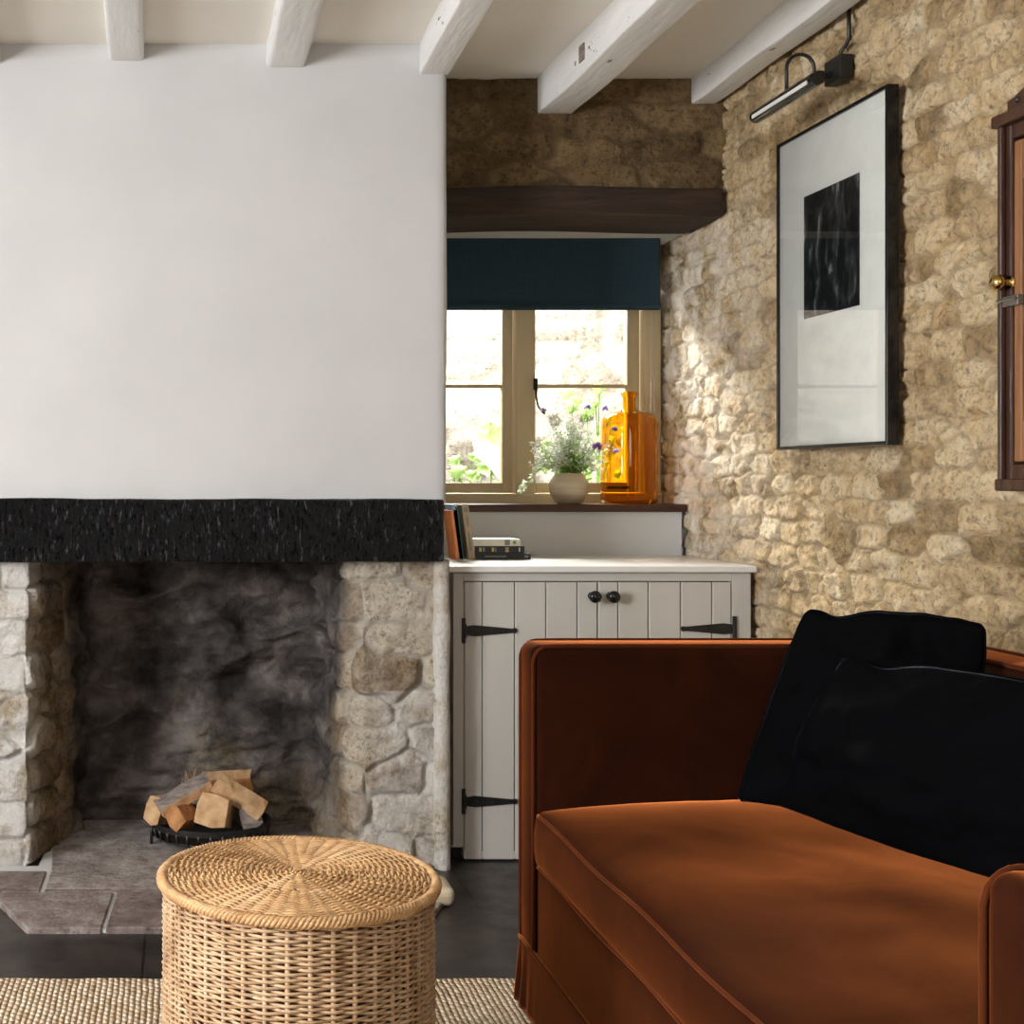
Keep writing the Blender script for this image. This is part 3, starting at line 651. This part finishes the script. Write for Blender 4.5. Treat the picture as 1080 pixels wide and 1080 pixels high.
# skirt with kick pleats at the corners
def skirt(path, name='skirt'):
    P = np.array(path); seg = np.hypot(*np.diff(P, axis=0).T); L = np.r_[0, np.cumsum(seg)]; u = np.linspace(0, L[-1], 260); X = np.interp(u, L, P[:, 0]); Y = np.interp(u, L, P[:, 1])
    tx = np.gradient(X); ty = np.gradient(Y); l = np.hypot(tx, ty); nx = ty/l; ny = -tx/l
    z = np.linspace(.148, .014, 14); U, Z = np.meshgrid(u, z, indexing='ij'); t = (.148-Z)/.134
    c = L[1]
    h = t*(.003+.004*np.sin(U*9))+t*.014*np.exp(-((U-c)/.035)**2)*0+t*.010*np.cos((U-c)*2*PI/.05)*np.exp(-((U-c)/.07)**2)
    Vv = np.stack([X[:, None]+nx[:, None]*h, Y[:, None]+ny[:, None]*h, Z], -1)
    return link_mesh(name, Vv, grid_faces(len(u), len(z)), 'velvet', So, smooth=True, solid_=.005)
skirt([(XF+.001, YN1+.02), (XF+.001, YO-.002), (1.55, YO-.002)][::-1])
MB().tube([(XF-.001, y, .147) for y in np.linspace(YN1+.02, YO-.004, 20)], .0036, 8).build('piping', 'piping', So, smooth=True)
for x, y in ((XF+.05, YN1+.06), (XF+.05, YO-.06), (1.54, YN1+.06), (1.54, YO-.06)):
    MB().box((x-.025, y-.025, .012), (x+.025, y+.025, .14)).build('leg', 'sill', So)
# pillows
def pillow(A, B, C, D, T, label, seed, name='cushion'):
    """A bottom far, B bottom near, C top far, D top near"""
    A, B, C, D = map(np.array, (A, B, C, D)); nrm = np.cross(B-A, C-A); nrm = nrm/np.linalg.norm(nrm)
    n = 44; Vs = []; idx = {}
    cen = (A+B+C+D)/4
    for s in (1, -1):
        for i in range(n+1):
            for j in range(n+1):
                if s == -1 and (i in (0, n) or j in (0, n)): idx[(s, i, j)] = idx[(1, i, j)]; continue
                u, v = i/n, j/n; p = (A*(1-u)+B*u)*(1-v)+(C*(1-u)+D*u)*v
                pin = .008
                eu, ev = 2*u-1, 2*v-1; cr_ = (abs(eu)*abs(ev))**7
                p = p-(B-A)*eu*(.010*cr_-.020*math.sin(PI*v)*abs(eu)**3)-(C-A)*ev*(.012*cr_-.012*math.sin(PI*u)*abs(ev)**3)
                p = p+(C-A)*max(ev, 0)**4*(.030*float(fbm(np.array(u*4.), np.array(seed*1.3), 3, seed))-.045*math.exp(-((u-.20)/.10)**2))+(B-A)*abs(eu)**4*.03*float(fbm(np.array(v*5.), np.array(seed*2.1), 3, seed+2))
                k = (max(math.sin(PI*u), 0)**.62)*(max(math.sin(PI*v), 0)**.62)
                wr = float(fbm(np.array(u*5), np.array(v*5), 4, seed))*.05*min(1, k*2.2)+float(fbm(np.array(u*2+v*9), np.array(v*2-u*3), 3, seed+4))*.022*k
                p = p+nrm*s*(T/2*k+wr*.8*(1 if s == 1 else .5))
                idx[(s, i, j)] = len(Vs); Vs.append(p)
    Fs = []
    for s in (1, -1):
        for i in range(n):
            for j in range(n):
                f = (idx[(s, i, j)], idx[(s, i+1, j)], idx[(s, i+1, j+1)], idx[(s, i, j+1)]); Fs.append(f if s == 1 else f[::-1])
    o = link_mesh(name, Vs, Fs, 'blackv', smooth=True); tag(o, label, 'cushion', 'black velvet cushions on the sofa')
    pts = [Vs[idx[(1, i, n)]] for i in range(1, n)]+[Vs[idx[(1, n, j)]] for j in range(n-1, 0, -1)]+[Vs[idx[(1, i, 0)]] for i in range(n-1, 0, -1)]+[Vs[idx[(1, 0, j)]] for j in range(1, n)]
    MB().tube(pts, .0022, 6, closed=True).build('seam', 'blackv', o, smooth=True)
    ed = 0 and [A*(1-t)+B*t+(C-A)*pin*math.sin(PI*t)*1.0 for t in np.linspace(0, 1, 12)]
    return o
pillow((1.10, 2.625, .462), (1.40, 2.40, .462), (1.225, 2.60, .845), (1.46, 2.40, .84), .12, 'square black velvet cushion behind, propped in the far corner of the rust sofa', 5)
pillow((1.155, 2.585, .462), (1.315, 2.07, .455), (1.245, 2.50, .765), (1.42, 2.02, .772), .15, 'black velvet lumbar cushion in front, lying along the back of the rust sofa', 9)
# ================================================================== CABINET
YCF = 3.82
def cx(px): return PX(px, YCF)
def cz(py): return PZ(py, YCF)
Cb = thing('base_cabinet', (1.2, YCF, 0), 'grey painted alcove cabinet with tongue and groove doors and black strap hinges', 'cabinet')
mb = MB()
mb.box((cx(478), YCF, .04), (cx(489), YCF+.03, cz(604))); mb.box((cx(772), YCF, .04), (cx(792), YCF+.03, cz(604)))
mb.box((cx(489), YCF, cz(613)), (cx(772), YCF+.03, cz(604))); mb.box((cx(489), YCF, .03), (cx(772), YCF+.03, cz(905.5)))
mb.box((cx(478), YCF+.03, .03), (cx(482), YS-.01, cz(604))); mb.box((cx(788), YCF+.03, .03), (cx(792), YS-.01, cz(604)))
mb.box((cx(482), YCF+.45, .03), (cx(788), YCF+.46, cz(604))); mb.box((cx(482), YCF+.03, .03), (cx(788), YCF+.45, .05))
mb.build('carcass', 'cab', Cb, bevel=.002)
MB().box((cx(480), YCF+.04, .0), (cx(790), YCF+.06, .035)).build('plinth', 'iron', Cb)
def door(edges, knob_px, hinges, hx0, hx1, flip):
    x0, x1 = edges[0], edges[-1]; zt, zb = cz(614), cz(906); y0 = YCF-.001
    mb = MB()
    for a, b in zip(edges[:-1], edges[1:]):
        p0, p1 = cx(a), cx(b); gch = .0035
        mb.prism([(p0+.0006, y0+gch+.002), (p0+gch, y0), (p1-gch, y0), (p1-.0006, y0+gch+.002), (p1-.0006, y0+.018), (p0+.0006, y0+.018)], 2, zb, zt)
    d = mb.build('door', 'cab', Cb)
    MB().box((cx(x0)+.004, y0+.018, zb+.01), (cx(x1)-.004, y0+.024, zt-.01)).build('backing', 'cab', d)
    kx, kz = cx(knob_px), cz(628.5)
    MB().lathe([(0, 0), (.012, 0), (.012, -.003), (.007, -.006), (.0065, -.018), (.013, -.023), (.0175, -.030), (.0175, -.038), (.012, -.044), (0, -.046)], (kx, y0, kz), 28, 1).build('knob', 'knob', d, smooth=True)
    for hy in hinges:
        z = cz(hy); s = 1 if not flip else -1; a = cx(hx0); b = cx(hx1)
        mb = MB(); pl = [(a, z-.012), (a+s*.028, z-.016), (b-s*.010, z-.006), (b, z-.0075), (b+s*.004, z), (b, z+.0075), (b-s*.010, z+.006), (a+s*.028, z+.016), (a, z+.012)]
        mb.prism([(p[0], p[1]) for p in pl][::s], 1, y0-.005, y0)
        mb.box((min(a-s*.009, a+s*.002), y0-.004, z-.036), (max(a-s*.009, a+s*.002), y0+.001, z+.036))
        mb.tube([(a, y0-.006, z-.02), (a, y0-.006, z+.02)], .0045, 8)
        for t in (.25, .55, .85):
            xx = a+(b-a)*t; mb.lathe([(.004, 0), (.003, -.002), (0, -.0028)], (xx, y0-.005, z), 8, 1)
        mb.build('strap_hinge', 'iron', d, bevel=0)
door([489.5, 509, 543, 576, 609, 630.3], 624, (665, 845), 490, 544, False)
door([630.8, 652, 684, 718, 751, 771.5], 643.5, (663, 845), 773, 719, True)
mb = MB().box((XC+.006, YCF-.022, .832), (cx(795), YS+.005, .850)); o = mb.build('worktop', 'worktop', bevel=.003); tag(o, 'white painted worktop over the grey alcove cabinet', 'worktop')
# ================================================================== BOOKS
def book(mtx, L, Hh, T, cover, label, marks=(), spine=True):
    """local: x along spine length, y depth from the spine (0) back, z thickness"""
    loc = mtx.translation
    t = thing('book', tuple(loc), label, 'book', 'books on the white worktop')
    c = MB().box((0, 0, 0), (L, Hh, .0025), mtx).box((0, 0, T-.0025), (L, Hh, T), mtx).box((0, -.0015, 0), (L, .002, T), mtx); c.build('cover', cover, t)
    MB().box((.003, .002, .0025), (L-.003, Hh-.004, T-.0025), mtx).build('pages', 'paper', t)
    for a, b, z0, z1, m in marks: MB().box((a*L, -.0022, z0*T), (b*L, -.001, z1*T), mtx).build('spine_mark', m, t)
ZT_ = .8505; YBk = 4.12
T = Matrix.Translation
x = PX(495, YBk)
book(T((x, YBk, ZT_)), .190, .13, .017, 'b_black', 'thin black book at the bottom of the small stack', [(.04, .06, .1, .9, 'b_cream'), (.25, .6, .35, .65, 'greyink'), (.9, .96, .3, .7, 'greyink')])
book(T((x-.004, YBk+.004, ZT_+.0175)), .176, .125, .023, 'b_black', 'black book with gilt spine marks in the middle of the stack', [(.10, .115, .05, .95, 'b_cream'), (.20, .24, .25, .8, 'gold'), (.26, .30, .25, .8, 'greyink'), (.42, .46, .25, .8, 'gold'), (.48, .50, .25, .8, 'greyink'), (.66, .72, .2, .5, 'gold'), (.66, .72, .58, .8, 'gold'), (.90, .92, .25, .8, 'b_cream')])
book(T((x-.002, YBk+.002, ZT_+.041)), .160, .12, .021, 'b_cream', 'cream book with a small green spine mark on top of the stack', [(.18, .26, .25, .7, 'paper'), (.70, .80, .1, .9, 'greyink'), (.86, .92, .3, .7, 'leaf')])
# leaning books: spine length goes up, tilted to the left
def lean(px, tilt, L, T_, cover, label, marks=()):
    m = T((PX(px, YBk), YBk-.005, ZT_)) @ Matrix.Rotation(tilt, 4, 'Y') @ Matrix(((0, 0, 1, 0), (0, 1, 0, 0), (-1, 0, 0, 0), (0, 0, 0, 1))).inverted()
    book(m @ T((0, 0, T_)), L, .12, -T_, cover, label, marks)
lean(494, -.13, .170, -.020, 'b_tan', 'tan book with dark spine marks leaning left beside the book stack', [(.86, .95, .2, .8, 'greyink'), (.6, .78, .3, .6, 'greyink'), (.15, .5, .35, .65, 'greyink')])
lean(486.8, -.13, .166, -.0065, 'b_teal', 'thin dark green book leaning left next to the tan one')
lean(484.3, -.13, .170, -.008, 'b_blue', 'light blue book leaning left between the orange and the dark green ones')
lean(481.2, -.13, .152, -.020, 'b_orange', 'orange cloth book leaning left against the chimney breast')
# ================================================================== VASE, FLOWERS, BOTTLE
zs = 1.0175; YV = 4.43; vx = PX(600, YV)
prof = [(0, .0), (.036, .0), (.045, .004), (.060, .030), (.0655, .052), (.062, .074), (.052, .090), (.046, .096), (.047, .101), (.043, .101), (.042, .094), (.050, .086), (.057, .070), (.058, .05), (.04, .012), (0, .01)]
o = MB().lathe([(r, h+zs) for r, h in prof], (vx, YV, 0), 48).build('vase', 'ceramic', smooth=True); tag(o, 'round speckled cream stoneware vase on the dark sill', 'vase')
fb = thing('flower_bunch', (vx, YV, zs+.06), 'airy bunch of white and purple wildflowers standing in the cream vase', 'flowers')
R = random.Random(12); st = MB(); lf = MB(); wf = MB(); pale = MB()
def blob(mb, p, r):
    for k in range(3): mb.leaf(p, (R.uniform(-1, 1), R.uniform(-1, 1), R.uniform(-.6, 1)), r*2, r*1.5)
def stem(dx, dy, H_, leafy=1, droop=0):
    p0 = Vector((vx+R.uniform(-.02, .02), YV+R.uniform(-.02, .02), zs+.07)); p3 = Vector((vx+dx, YV+dy, zs+.10+H_)); pts = []
    for i in range(8):
        t = i/7; p = p0.lerp(p3, t); p.z += droop*math.sin(PI*t)*.5; p.x -= dx*.25*math.sin(PI*t); pts.append(p)
    st.tube(pts, [.0013-.0007*i/7 for i in range(8)], 4)
    return pts
for i in range(120):
    a = R.uniform(-1, 1); dx = a*.125*R.uniform(.5, 1.15); H_ = max(.03, R.uniform(.03, .19)*(1-.5*abs(a)))
    dy = R.uniform(-.07, .04); pts = stem(dx, dy, H_)
    for k in range(10):
        j = R.randint(2, 7); p = pts[j]; d = (R.uniform(-1, 1), R.uniform(-1, 1), R.uniform(-.2, 1)); (lf if R.random() < .35 else pale).leaf(p, d, R.uniform(.012, .022), .005)
    for k in range(12):
        p = pts[-1]+Vector((R.uniform(-.016, .016), R.uniform(-.016, .016), R.uniform(-.03, .01))); blob(wf, p, R.uniform(.0026, .0048))
for i in range(150):
    p = (vx+R.uniform(-.042, .05), YV+R.uniform(-.05, .045), zs+.098+R.uniform(0, .045)); lf.leaf(p, (R.uniform(-1, 1), R.uniform(-1, 1), R.uniform(0, 1.2)), R.uniform(.018, .03), .009)
for dx, H_ in ((.012, .232), (-.045, .20), (.0, .19), (.055, .19), (.10, .165)):
    pts = stem(dx, -.01, H_)
    for k in range(26): pale.leaf(pts[-1].lerp(pts[3], R.random()), (R.uniform(-1, 1), R.uniform(-1, 1), 1), .011, .004)
# drooping sprig on the left
sp = MB(); prev = None
c = [(0, .10), (-.05, .125), (-.09, .13), (-.125, .10), (-.15, .065), (-.175, .045)]
pts = [Vector((vx+a, YV-.04, zs+b)) for a, b in c]; st.tube(pts, .0014, 5)
for i in range(70):
    t = R.uniform(1, 4.99); j = int(t); p = pts[j].lerp(pts[j+1], t-j); sp.leaf(p, (R.uniform(-1, .6), R.uniform(-1, .6), R.uniform(-1, .6)), R.uniform(.014, .026), .009)
st.build('stems', 'leaf', fb); lf.build('leaves', 'leaf', fb); pale.build('silvery_leaves', 'leaf_pale', fb); wf.build('white_blossom', 'petal', fb); sp.build('drooping_sprig', 'leaf_pale', fb)
def scab(px, py, r, mat, Yf):
    p = Vector((PX(px, Yf), Yf, PZ(py, Yf))); mb = MB()
    for k in range(26): mb.leaf(p, (R.uniform(-1, 1), R.uniform(-1, .6), R.uniform(-.4, .9)), r, r*.6)
    s = mb.build('purple_flower', mat, fb)
    q = Vector((vx+.01, YV-.03, zs+.1)); MB().tube([q, q.lerp(p, .5)+Vector((0, 0, .012)), p], .0009, 4).build('flower_stem', 'leaf', s)
for a in ((630, 471, .019, 'purple', 4.34), (648, 453, .012, 'purple', 4.335), (650, 476, .013, 'lilac', 4.335), (638, 431, .015, 'lilac', 4.35), (619, 430, .016, 'lilac', 4.37), (573, 433, .013, 'lilac', 4.37), (643, 465, .006, 'leaf', 4.33), (641, 447, .006, 'leaf', 4.33)): scab(*a)
YBt = 4.437; bx0 = PX(663.5, YBt); Rb = .092
pr = [(0, .004), (.05, .003), (.082, .0), (.0905, .006), (Rb, .02), (Rb, .26), (.0905, .275), (.084, .289), (.070, .299), (.050, .305), (.030, .309), (.0225, .316), (.021, .33), (.021, .356), (.0255, .359), (.0265, .366), (.0255, .373), (.019, .374)]
t_ = .0035; inner = [(max(r-t_, 0), h+(0 if h > .01 else t_)) for r, h in pr][::-1]
bp = [(r, h+zs) for r, h in pr]+[(r, h+zs-.001) for r, h in inner[1:]]
dem = thing('glass_bottle', (bx0, YBt, zs), 'large amber glass demijohn bottle with a short neck on the right of the sill', 'bottle')
MB().lathe(bp, (bx0, YBt, 0), 64).build('body', 'amber', dem, smooth=True)
# ================================================================== BLIND
YBl = 4.47
Bd = thing('roman_blind', (1.2, YBl, PZ(252, YBl)), 'dark navy linen roman blind folded up over the top of the window', 'blind')
xl, xr = XC+.012, PX(693, YBl); zt, zb = PZ(252, YBl), PZ(327, YBl)
def cloth(y, z0, z1, name, off=0):
    nx_, nz = 90, 30; u = np.linspace(xl, xr, nx_); z = np.linspace(z1, z0, nz); U, Z = np.meshgrid(u, z, indexing='ij'); t = (Z-z0)/(z1-z0)
    Yy = y+.004*fbm(U*6, Z*9, 3, 50+off)+.012*(t-.5)**2-.01*np.exp(-((t-.03)/.06)**2)
    return link_mesh(name, np.stack([U, Yy, Z+.0015*np.sin(U*9+off)*(1-t)], -1), grid_faces(nx_, nz), 'linen', Bd, smooth=True, solid_=.002)
cloth(YBl-.03, zb, zt, 'front_fold'); cloth(YBl-.008, zb+.012, zt-.002, 'rear_fold', 5)
MB().tube([(xl, YBl-.019, zb+.004), (xr, YBl-.019, zb+.004)], .007, 10).build('hem', 'linen', Bd, smooth=True)
MB().box((xl, YBl-.03, zt), (xr, YBl+.01, 1.906)).build('headrail', 'worktop', Bd)
mb = MB()
for s in (0, .012):
    for k in range(95): blobz = zb+.01-k*.0062; mb.lathe([(0, .0019), (.0019, 0), (0, -.0019)], (PX(685, YBl)+s, YBl-.012, blobz), 6)
mb.build('bead_chain', 'steel', Bd)
# ================================================================== FIRE BASKET AND LOGS
gx, gy = PX(221, 4.0), 4.0; gr = .18
G = thing('fire_basket', (gx, gy, .013), 'low round black iron fire basket holding split logs on the hearth', 'fire basket')
pts = [(gx+gr*math.cos(a), gy+gr*.93*math.sin(a), 0) for a in np.linspace(0, 2*PI, 64, endpoint=False)]
mb = MB(); n = 64; vs = []
for zz, k in ((.080, 1.02), (.080, .985), (.062, .975), (.062, 1.01)): vs += [(gx+(p[0]-gx)*k, gy+(p[1]-gy)*k, zz) for p in pts]
mb.add(vs, [(a*n+i, a*n+(i+1) % n, ((a+1) % 4)*n+(i+1) % n, ((a+1) % 4)*n+i) for a in range(4) for i in range(n)]); mb.build('rim', 'iron', G)
for i in range(0, 64, 2):
    p = pts[i]; MB().tube([(p[0], p[1], .066), (gx+(p[0]-gx)*.95, gy+(p[1]-gy)*.95, .036)], .005, 6).build('bar', 'iron', G, smooth=True)
mb = MB(); vs = []
for zz, k in ((.036, .96), (.03, .9), (.026, .4), (.026, .0001)): vs += [(gx+(p[0]-gx)*k, gy+(p[1]-gy)*k, zz) for p in pts]
mb.add(vs, [(a*n+i, a*n+(i+1) % n, (a+1)*n+(i+1) % n, (a+1)*n+i) for a in range(3) for i in range(n)]); mb.build('tray', 'iron', G, solid_=.003, smooth=True)
for px in (160, 278):
    a = PX(px, 3.98 if px < 200 else 3.95)
    MB().tube([(a, 3.96, .082), (a, 3.955, .013)], .005, 8).build('leg', 'iron', G, smooth=True)
for px in (175, 265): MB().tube([(PX(px, 4.1), 4.12, .07), (PX(px, 4.1), 4.13, .013)], .005, 8).build('leg', 'iron', G, smooth=True)
def logp(px, py, Y, L, w_, h_, yaw, pitch, roll, mats, label, seed):
    R = np.random.RandomState(seed); c = Vector((PX(px, Y), Y, PZ(py, Y)))
    rot = Matrix.Rotation(yaw, 4, 'Z') @ Matrix.Rotation(pitch, 4, 'Y') @ Matrix.Rotation(roll, 4, 'X')
    cs = [(-.5, -.45), (-.05, -.55), (.5, -.42), (.55, .1), (.42, .5), (-.1, .46), (-.5, .38)]
    cs = [(a*w_*R.uniform(.9, 1.1), b*h_*R.uniform(.9, 1.1)) for a, b in cs]; n = len(cs); m = 9; vs = []; mb = MB(); jit = R.uniform(-.0022, .0022, (m, n, 2))
    for i in range(m):
        t = i/(m-1); x = (t-.5)*L
        for k, (a, b) in enumerate(cs): vs.append(c+rot @ Vector((x+(R.uniform(-.004, .004) if i in (0, m-1) else 0), a+jit[i, k, 0], b+jit[i, k, 1])))
    fs = [tuple(range(n))[::-1], tuple(range((m-1)*n, m*n))]
    mb.add(vs, fs); mb.mi = [0, 0]; 
    for i in range(m-1):
        for k in range(n):
            mb.f.append((i*n+k, i*n+(k+1) % n, (i+1)*n+(k+1) % n, (i+1)*n+k)); mb.mi.append(1 if k in (4, 5) else 0)
    o = mb.build('split_log', mats, bevel=.0015); tag(o, label, 'log', 'split logs in the iron fire basket')
W = 'wood_cut'
logp(194, 838, 3.93, .170, .06, .038, .25, -.46, .35, [W, 'bark'], 'long split log with grey bark leaning up to the right, on top at the left', 1)
logp(253, 840, 3.91, .165, .055, .046, -.2, .52, .5, [W, W], 'pale yellow split log sloping down to the right, on top at the right', 2)
logp(227, 854, 3.90, .11, .09, .095, 1.35, .25, .1, [W, W], 'chunky split log showing its square end in the middle of the fire basket', 3)
logp(193, 861, 3.90, .10, .055, .055, 1.1, .1, .75, ['wood_orange', 'wood_orange'], 'orange brown wedge of wood low at the front left of the fire basket', 4)
logp(170, 853, 3.97, .12, .05, .08, 1.2, .2, .2, [W, W], 'reddish split log end at the left rim of the fire basket', 5)
logp(240, 824, 4.05, .15, .06, .05, -.1, -.08, .2, ['wood_orange', W], 'split log lying level at the back on top of the pile', 6)
logp(261, 857, 3.95, .12, .06, .07, 1.7, .1, -.3, ['bark', W], 'grey barked split log low at the right under the pale one', 7)
mb = MB()
for i in range(14):
    p = Vector((PX(R_x := 190+i*4, 4.0), 4.0, PZ(833, 4.0))); mb.tube([p, p+Vector((random.uniform(-.04, .03), random.uniform(-.02, .02), random.uniform(.02, .06)))], .0008, 4)
o = mb.build('kindling_straw', 'wood_cut'); tag(o, 'thin pale wisps of straw sticking out of the log pile', 'straw', kind='stuff')
# ================================================================== PICTURE AND PICTURE LIGHT
xf = 1.617; ya, yb = 3.037, 3.600; za, zb_ = 1.178, 2.004
Pc = thing('framed_picture', (XR, (ya+yb)/2, za), 'tall black framed dark photograph in a wide white mount on the stone wall', 'picture')
mb = MB(); fw = .009
mb.box((xf, ya, za), (XR-.005, ya+fw, zb_)).box((xf, yb-fw, za), (XR-.005, yb, zb_)).box((xf, ya+fw, za), (XR-.005, yb-fw, za+fw)).box((xf, ya+fw, zb_-fw), (XR-.005, yb-fw, zb_))
mb.build('frame', 'knob', Pc, bevel=.001)
MB().box((xf+.006, ya+fw, za+fw), (xf+.012, yb-fw, zb_-fw)).build('mount', 'mat_white', Pc)
MB().box((xf+.0050, 3.170, 1.515), (xf+.0062, 3.452, 1.832)).build('photograph', 'art', Pc)
MB().add([(xf+.003, ya+fw, za+fw), (xf+.003, yb-fw, za+fw), (xf+.003, yb-fw, zb_-fw), (xf+.003, ya+fw, zb_-fw)], [(3, 2, 1, 0)]).build('glass', 'picture_glass', Pc)
Pl = thing('picture_light', (XR, 3.29, 2.11), 'black gooseneck picture light on the stone wall above the framed picture', 'picture light')
tx = 1.50; tz = 2.043; n = 20
prof = [(0, -.17), (.0165, -.17), (.0175, -.165), (.0175, .165), (.0165, .17), (0, .17)]
MB().lathe(prof, (tx, 3.29, tz), 24, 1).build('lamp_tube', 'knob', Pl, smooth=False)
MB().box((tx-.019, 3.14, tz-.010), (tx-.016, 3.44, tz-.001), Matrix.Identity(4)).build('highlight_strip', 'worktop', Pl)  # white strip added to show the highlight along the tube
gp = [(tx+.003, 3.29, tz+.015), (tx+.003, 3.29, 2.115)]+[(tx+.003+.034*(1-math.cos(a)), 3.29, 2.118+.034*math.sin(a)) for a in np.linspace(.15, PI-.1, 14)]+[(tx+.072, 3.29, 2.098)]
MB().tube(gp, .0045, 10).build('gooseneck', 'iron', Pl, smooth=True)
MB().lathe([(0, -.018), (.013, -.013), (.018, 0), (.013, .013), (0, .018)], (tx+.082, 3.29, 2.095), 20).build('pivot_knuckle', 'iron', Pl, smooth=True)
MB().tube([(tx+.09, 3.29, 2.095), (XR-.02, 3.29, 2.108)], .008, 10).build('arm', 'iron', Pl)
MB().box((XR-.035, 3.25, 2.082), (XR-.002, 3.33, 2.142)).build('wall_plate', 'iron', Pl, bevel=.003)
cp = [(XR-.014, 3.29, 2.14), (XR-.012, 3.29, 2.16), (XR-.006, 3.275, 2.172), (XR-.006, 3.262, 2.185), (XR-.008, 3.258, 2.21), (XR-.008, 3.26, 2.26)]
MB().tube(cp, .005, 8).build('cable', 'iron', Pl, smooth=True)
# ================================================================== WALL CUPBOARD
yC0, yC1 = 2.10, 2.602; zc0, zc1 = 1.088, 1.805; xw = XR-.035
Wc = thing('wall_cupboard', (XR, 2.44, zc0), 'old red brown wooden cupboard with a moulded frame on the stone wall', 'cupboard')
mb = MB()
mb.box((xw, yC1-.022, zc0), (XR+.0, yC1, zc1)).box((xw, yC0, zc0), (XR, yC0+.05, zc1)).box((xw+.001, yC0+.05, zc0), (XR, yC1-.022, zc0+.04)).box((xw+.001, yC0+.05, zc1-.045), (XR, yC1-.022, zc1))
mb.build('frame', 'oak_red', Wc, bevel=.004)
mb = MB().box((xw-.012, yC1-.008, zc0-.004), (xw, yC1+.004, zc1)).box((xw-.02, yC0-.01, zc1-.018), (XR, yC1+.012, zc1+.006)).box((xw-.015, yC0-.01, zc0-.012), (XR, yC1+.008, zc0+.012))
mb.build('moulding', 'oak_red', Wc, bevel=.004, seg=3)
dY1 = yC1-.024; dY0 = yC0+.052; dz0, dz1 = zc0+.045, zc1-.05
mb = MB(); x0, x1 = xw+.004, xw+.024
mb.box((x0, dY1-.024, dz0), (x1, dY1, dz1)).box((x0, dY0, dz0), (x1, dY0+.075, dz1)).box((x0+.001, dY0+.075, dz0), (x1, dY1-.024, dz0+.08)).box((x0+.001, dY0+.075, dz1-.08), (x1, dY1-.024, dz1))
dr = mb.build('door', 'oak_light', Wc, bevel=.003)
MB().box((x0+.010, dY0+.06, dz0+.06), (x1-.002, dY1-.015, dz1-.06)).build('panel', 'oak_red', dr, bevel=.003)
MB().lathe([(0, -.036), (.010, -.034), (.0155, -.026), (.0155, -.020), (.008, -.014), (.006, 0), (.012, 0), (.012, .003)], (x0-.004, dY1+.006, PZ(296, 2.56)), 24, 0).build('knob', 'brass', dr, smooth=True)
mb = MB().box((x0-.012, dY1-.03, PZ(322, 2.56)), (x0, dY1+.024, PZ(311, 2.56))).tube([(x0-.014, dY1-.03, PZ(315, 2.56)), (x0-.014, dY1+.03, PZ(315, 2.56))], .004, 8)
mb.build('latch', 'steel', dr, bevel=.001)
cr = MB()
def crest(y):
    t = (yC1-y)/(yC1-yC0); return zc1+.008+.030+.055*math.sin(PI*min(max(t, 0), 1))
ys = np.linspace(yC1+.012, yC0-.012, 24)
cr.prism([(ys[0], zc1+.006)]+[(y, crest(y)) for y in ys]+[(ys[-1], zc1+.006)], 0, XR-.022, XR+.0)
c_ = cr.build('crest_rail', 'oak_red', Wc, bevel=.002)
for y in (2.58, 2.545, 2.51, 2.47, 2.43): MB().lathe([(0, -.006), (.005, -.003), (.006, 0)], (XR-.022, y, zc1+.032), 10, 0).build('stud', 'iron', c_, smooth=True)
# ================================================================== OUTSIDE
def h_out(U, Z, X, Y):
    e, sid, tilt, pro = rubble(U, Z+.4, 88, .42, .13, .02, .03)
    return e*.03+.02*fbm(U*12, Z*12, 3, 5), dict(sid=sid, mor=1-e)
o = strip('garden_wall', [(-2.6, 7.2), (6.2, 7.2)], -.2, 3.6, .03, h_out, 'stone_out', kind=None); tag(o, 'sunlit pale rubble stone garden wall seen through the window', 'garden wall')
o = MB().box((-3, 4.8, -.3), (6, 7.4, -.1)).build('ground', 'stone_alcove'); o['kind'] = 'structure'
def big_leaf(mb, p, s, R):
    a = R.uniform(-.5, .5); pts = [(0, 0), (.28, .12), (.5, .02), (.42, .3), (.62, .5), (.35, .55), (.22, .85), (0, 1.05), (-.2, .8), (-.4, .6), (-.6, .45), (-.4, .28), (-.5, 0), (-.25, .1)]
    d = R.uniform(-.5, .5); vs = []
    for x, y in pts: vs.append((p[0]+s*(x*math.cos(a)-y*math.sin(a)), p[1]+d*s*x+.1*s*y, p[2]-s*(x*math.sin(a)+y*math.cos(a))))
    vs.append((p[0]+s*.4*-math.sin(a), p[1]-.03, p[2]-s*.4*math.cos(a))); n = len(pts); mb.add(vs, [(i, (i+1) % n, n) for i in range(n)])
def shrub(px, py, Y, sx, sz, n, s, label, seed, name='garden_plant'):
    R = random.Random(seed); cx_, cz_ = PX(px, Y), PZ(py, Y); t = thing(name, (cx_, Y, -.1), label, 'plant'); lm = MB(); sm = MB()
    for i in range(n):
        p = (cx_+R.gauss(0, sx), Y+R.uniform(-.15, .15), cz_+R.gauss(0, sz)); big_leaf(lm, p, s*R.uniform(.6, 1.3), R)
        if i % 3 == 0: sm.tube([(cx_+R.uniform(-.05, .05), Y, -.1), ((cx_+p[0])/2, Y, (p[2]-.1)*.6), p], .004, 4)
    lm.build('leaves', 'leaf_out', t, smooth=True); sm.build('stems', 'leaf', t)
shrub(517, 452, 5.5, .015, .02, 3, .17, 'large lobed green leaf close outside the left window pane', 1)
shrub(490, 500, 6.4, .10, .07, 24, .06, 'low pale green shrub at the foot of the left window pane', 2)
shrub(628, 430, 6.9, .10, .10, 14, .06, 'climbing green plant outside behind the flowers', 3)
shrub(600, 492, 5.9, .16, .05, 26, .06, 'low green shrub outside behind the cream vase', 5)
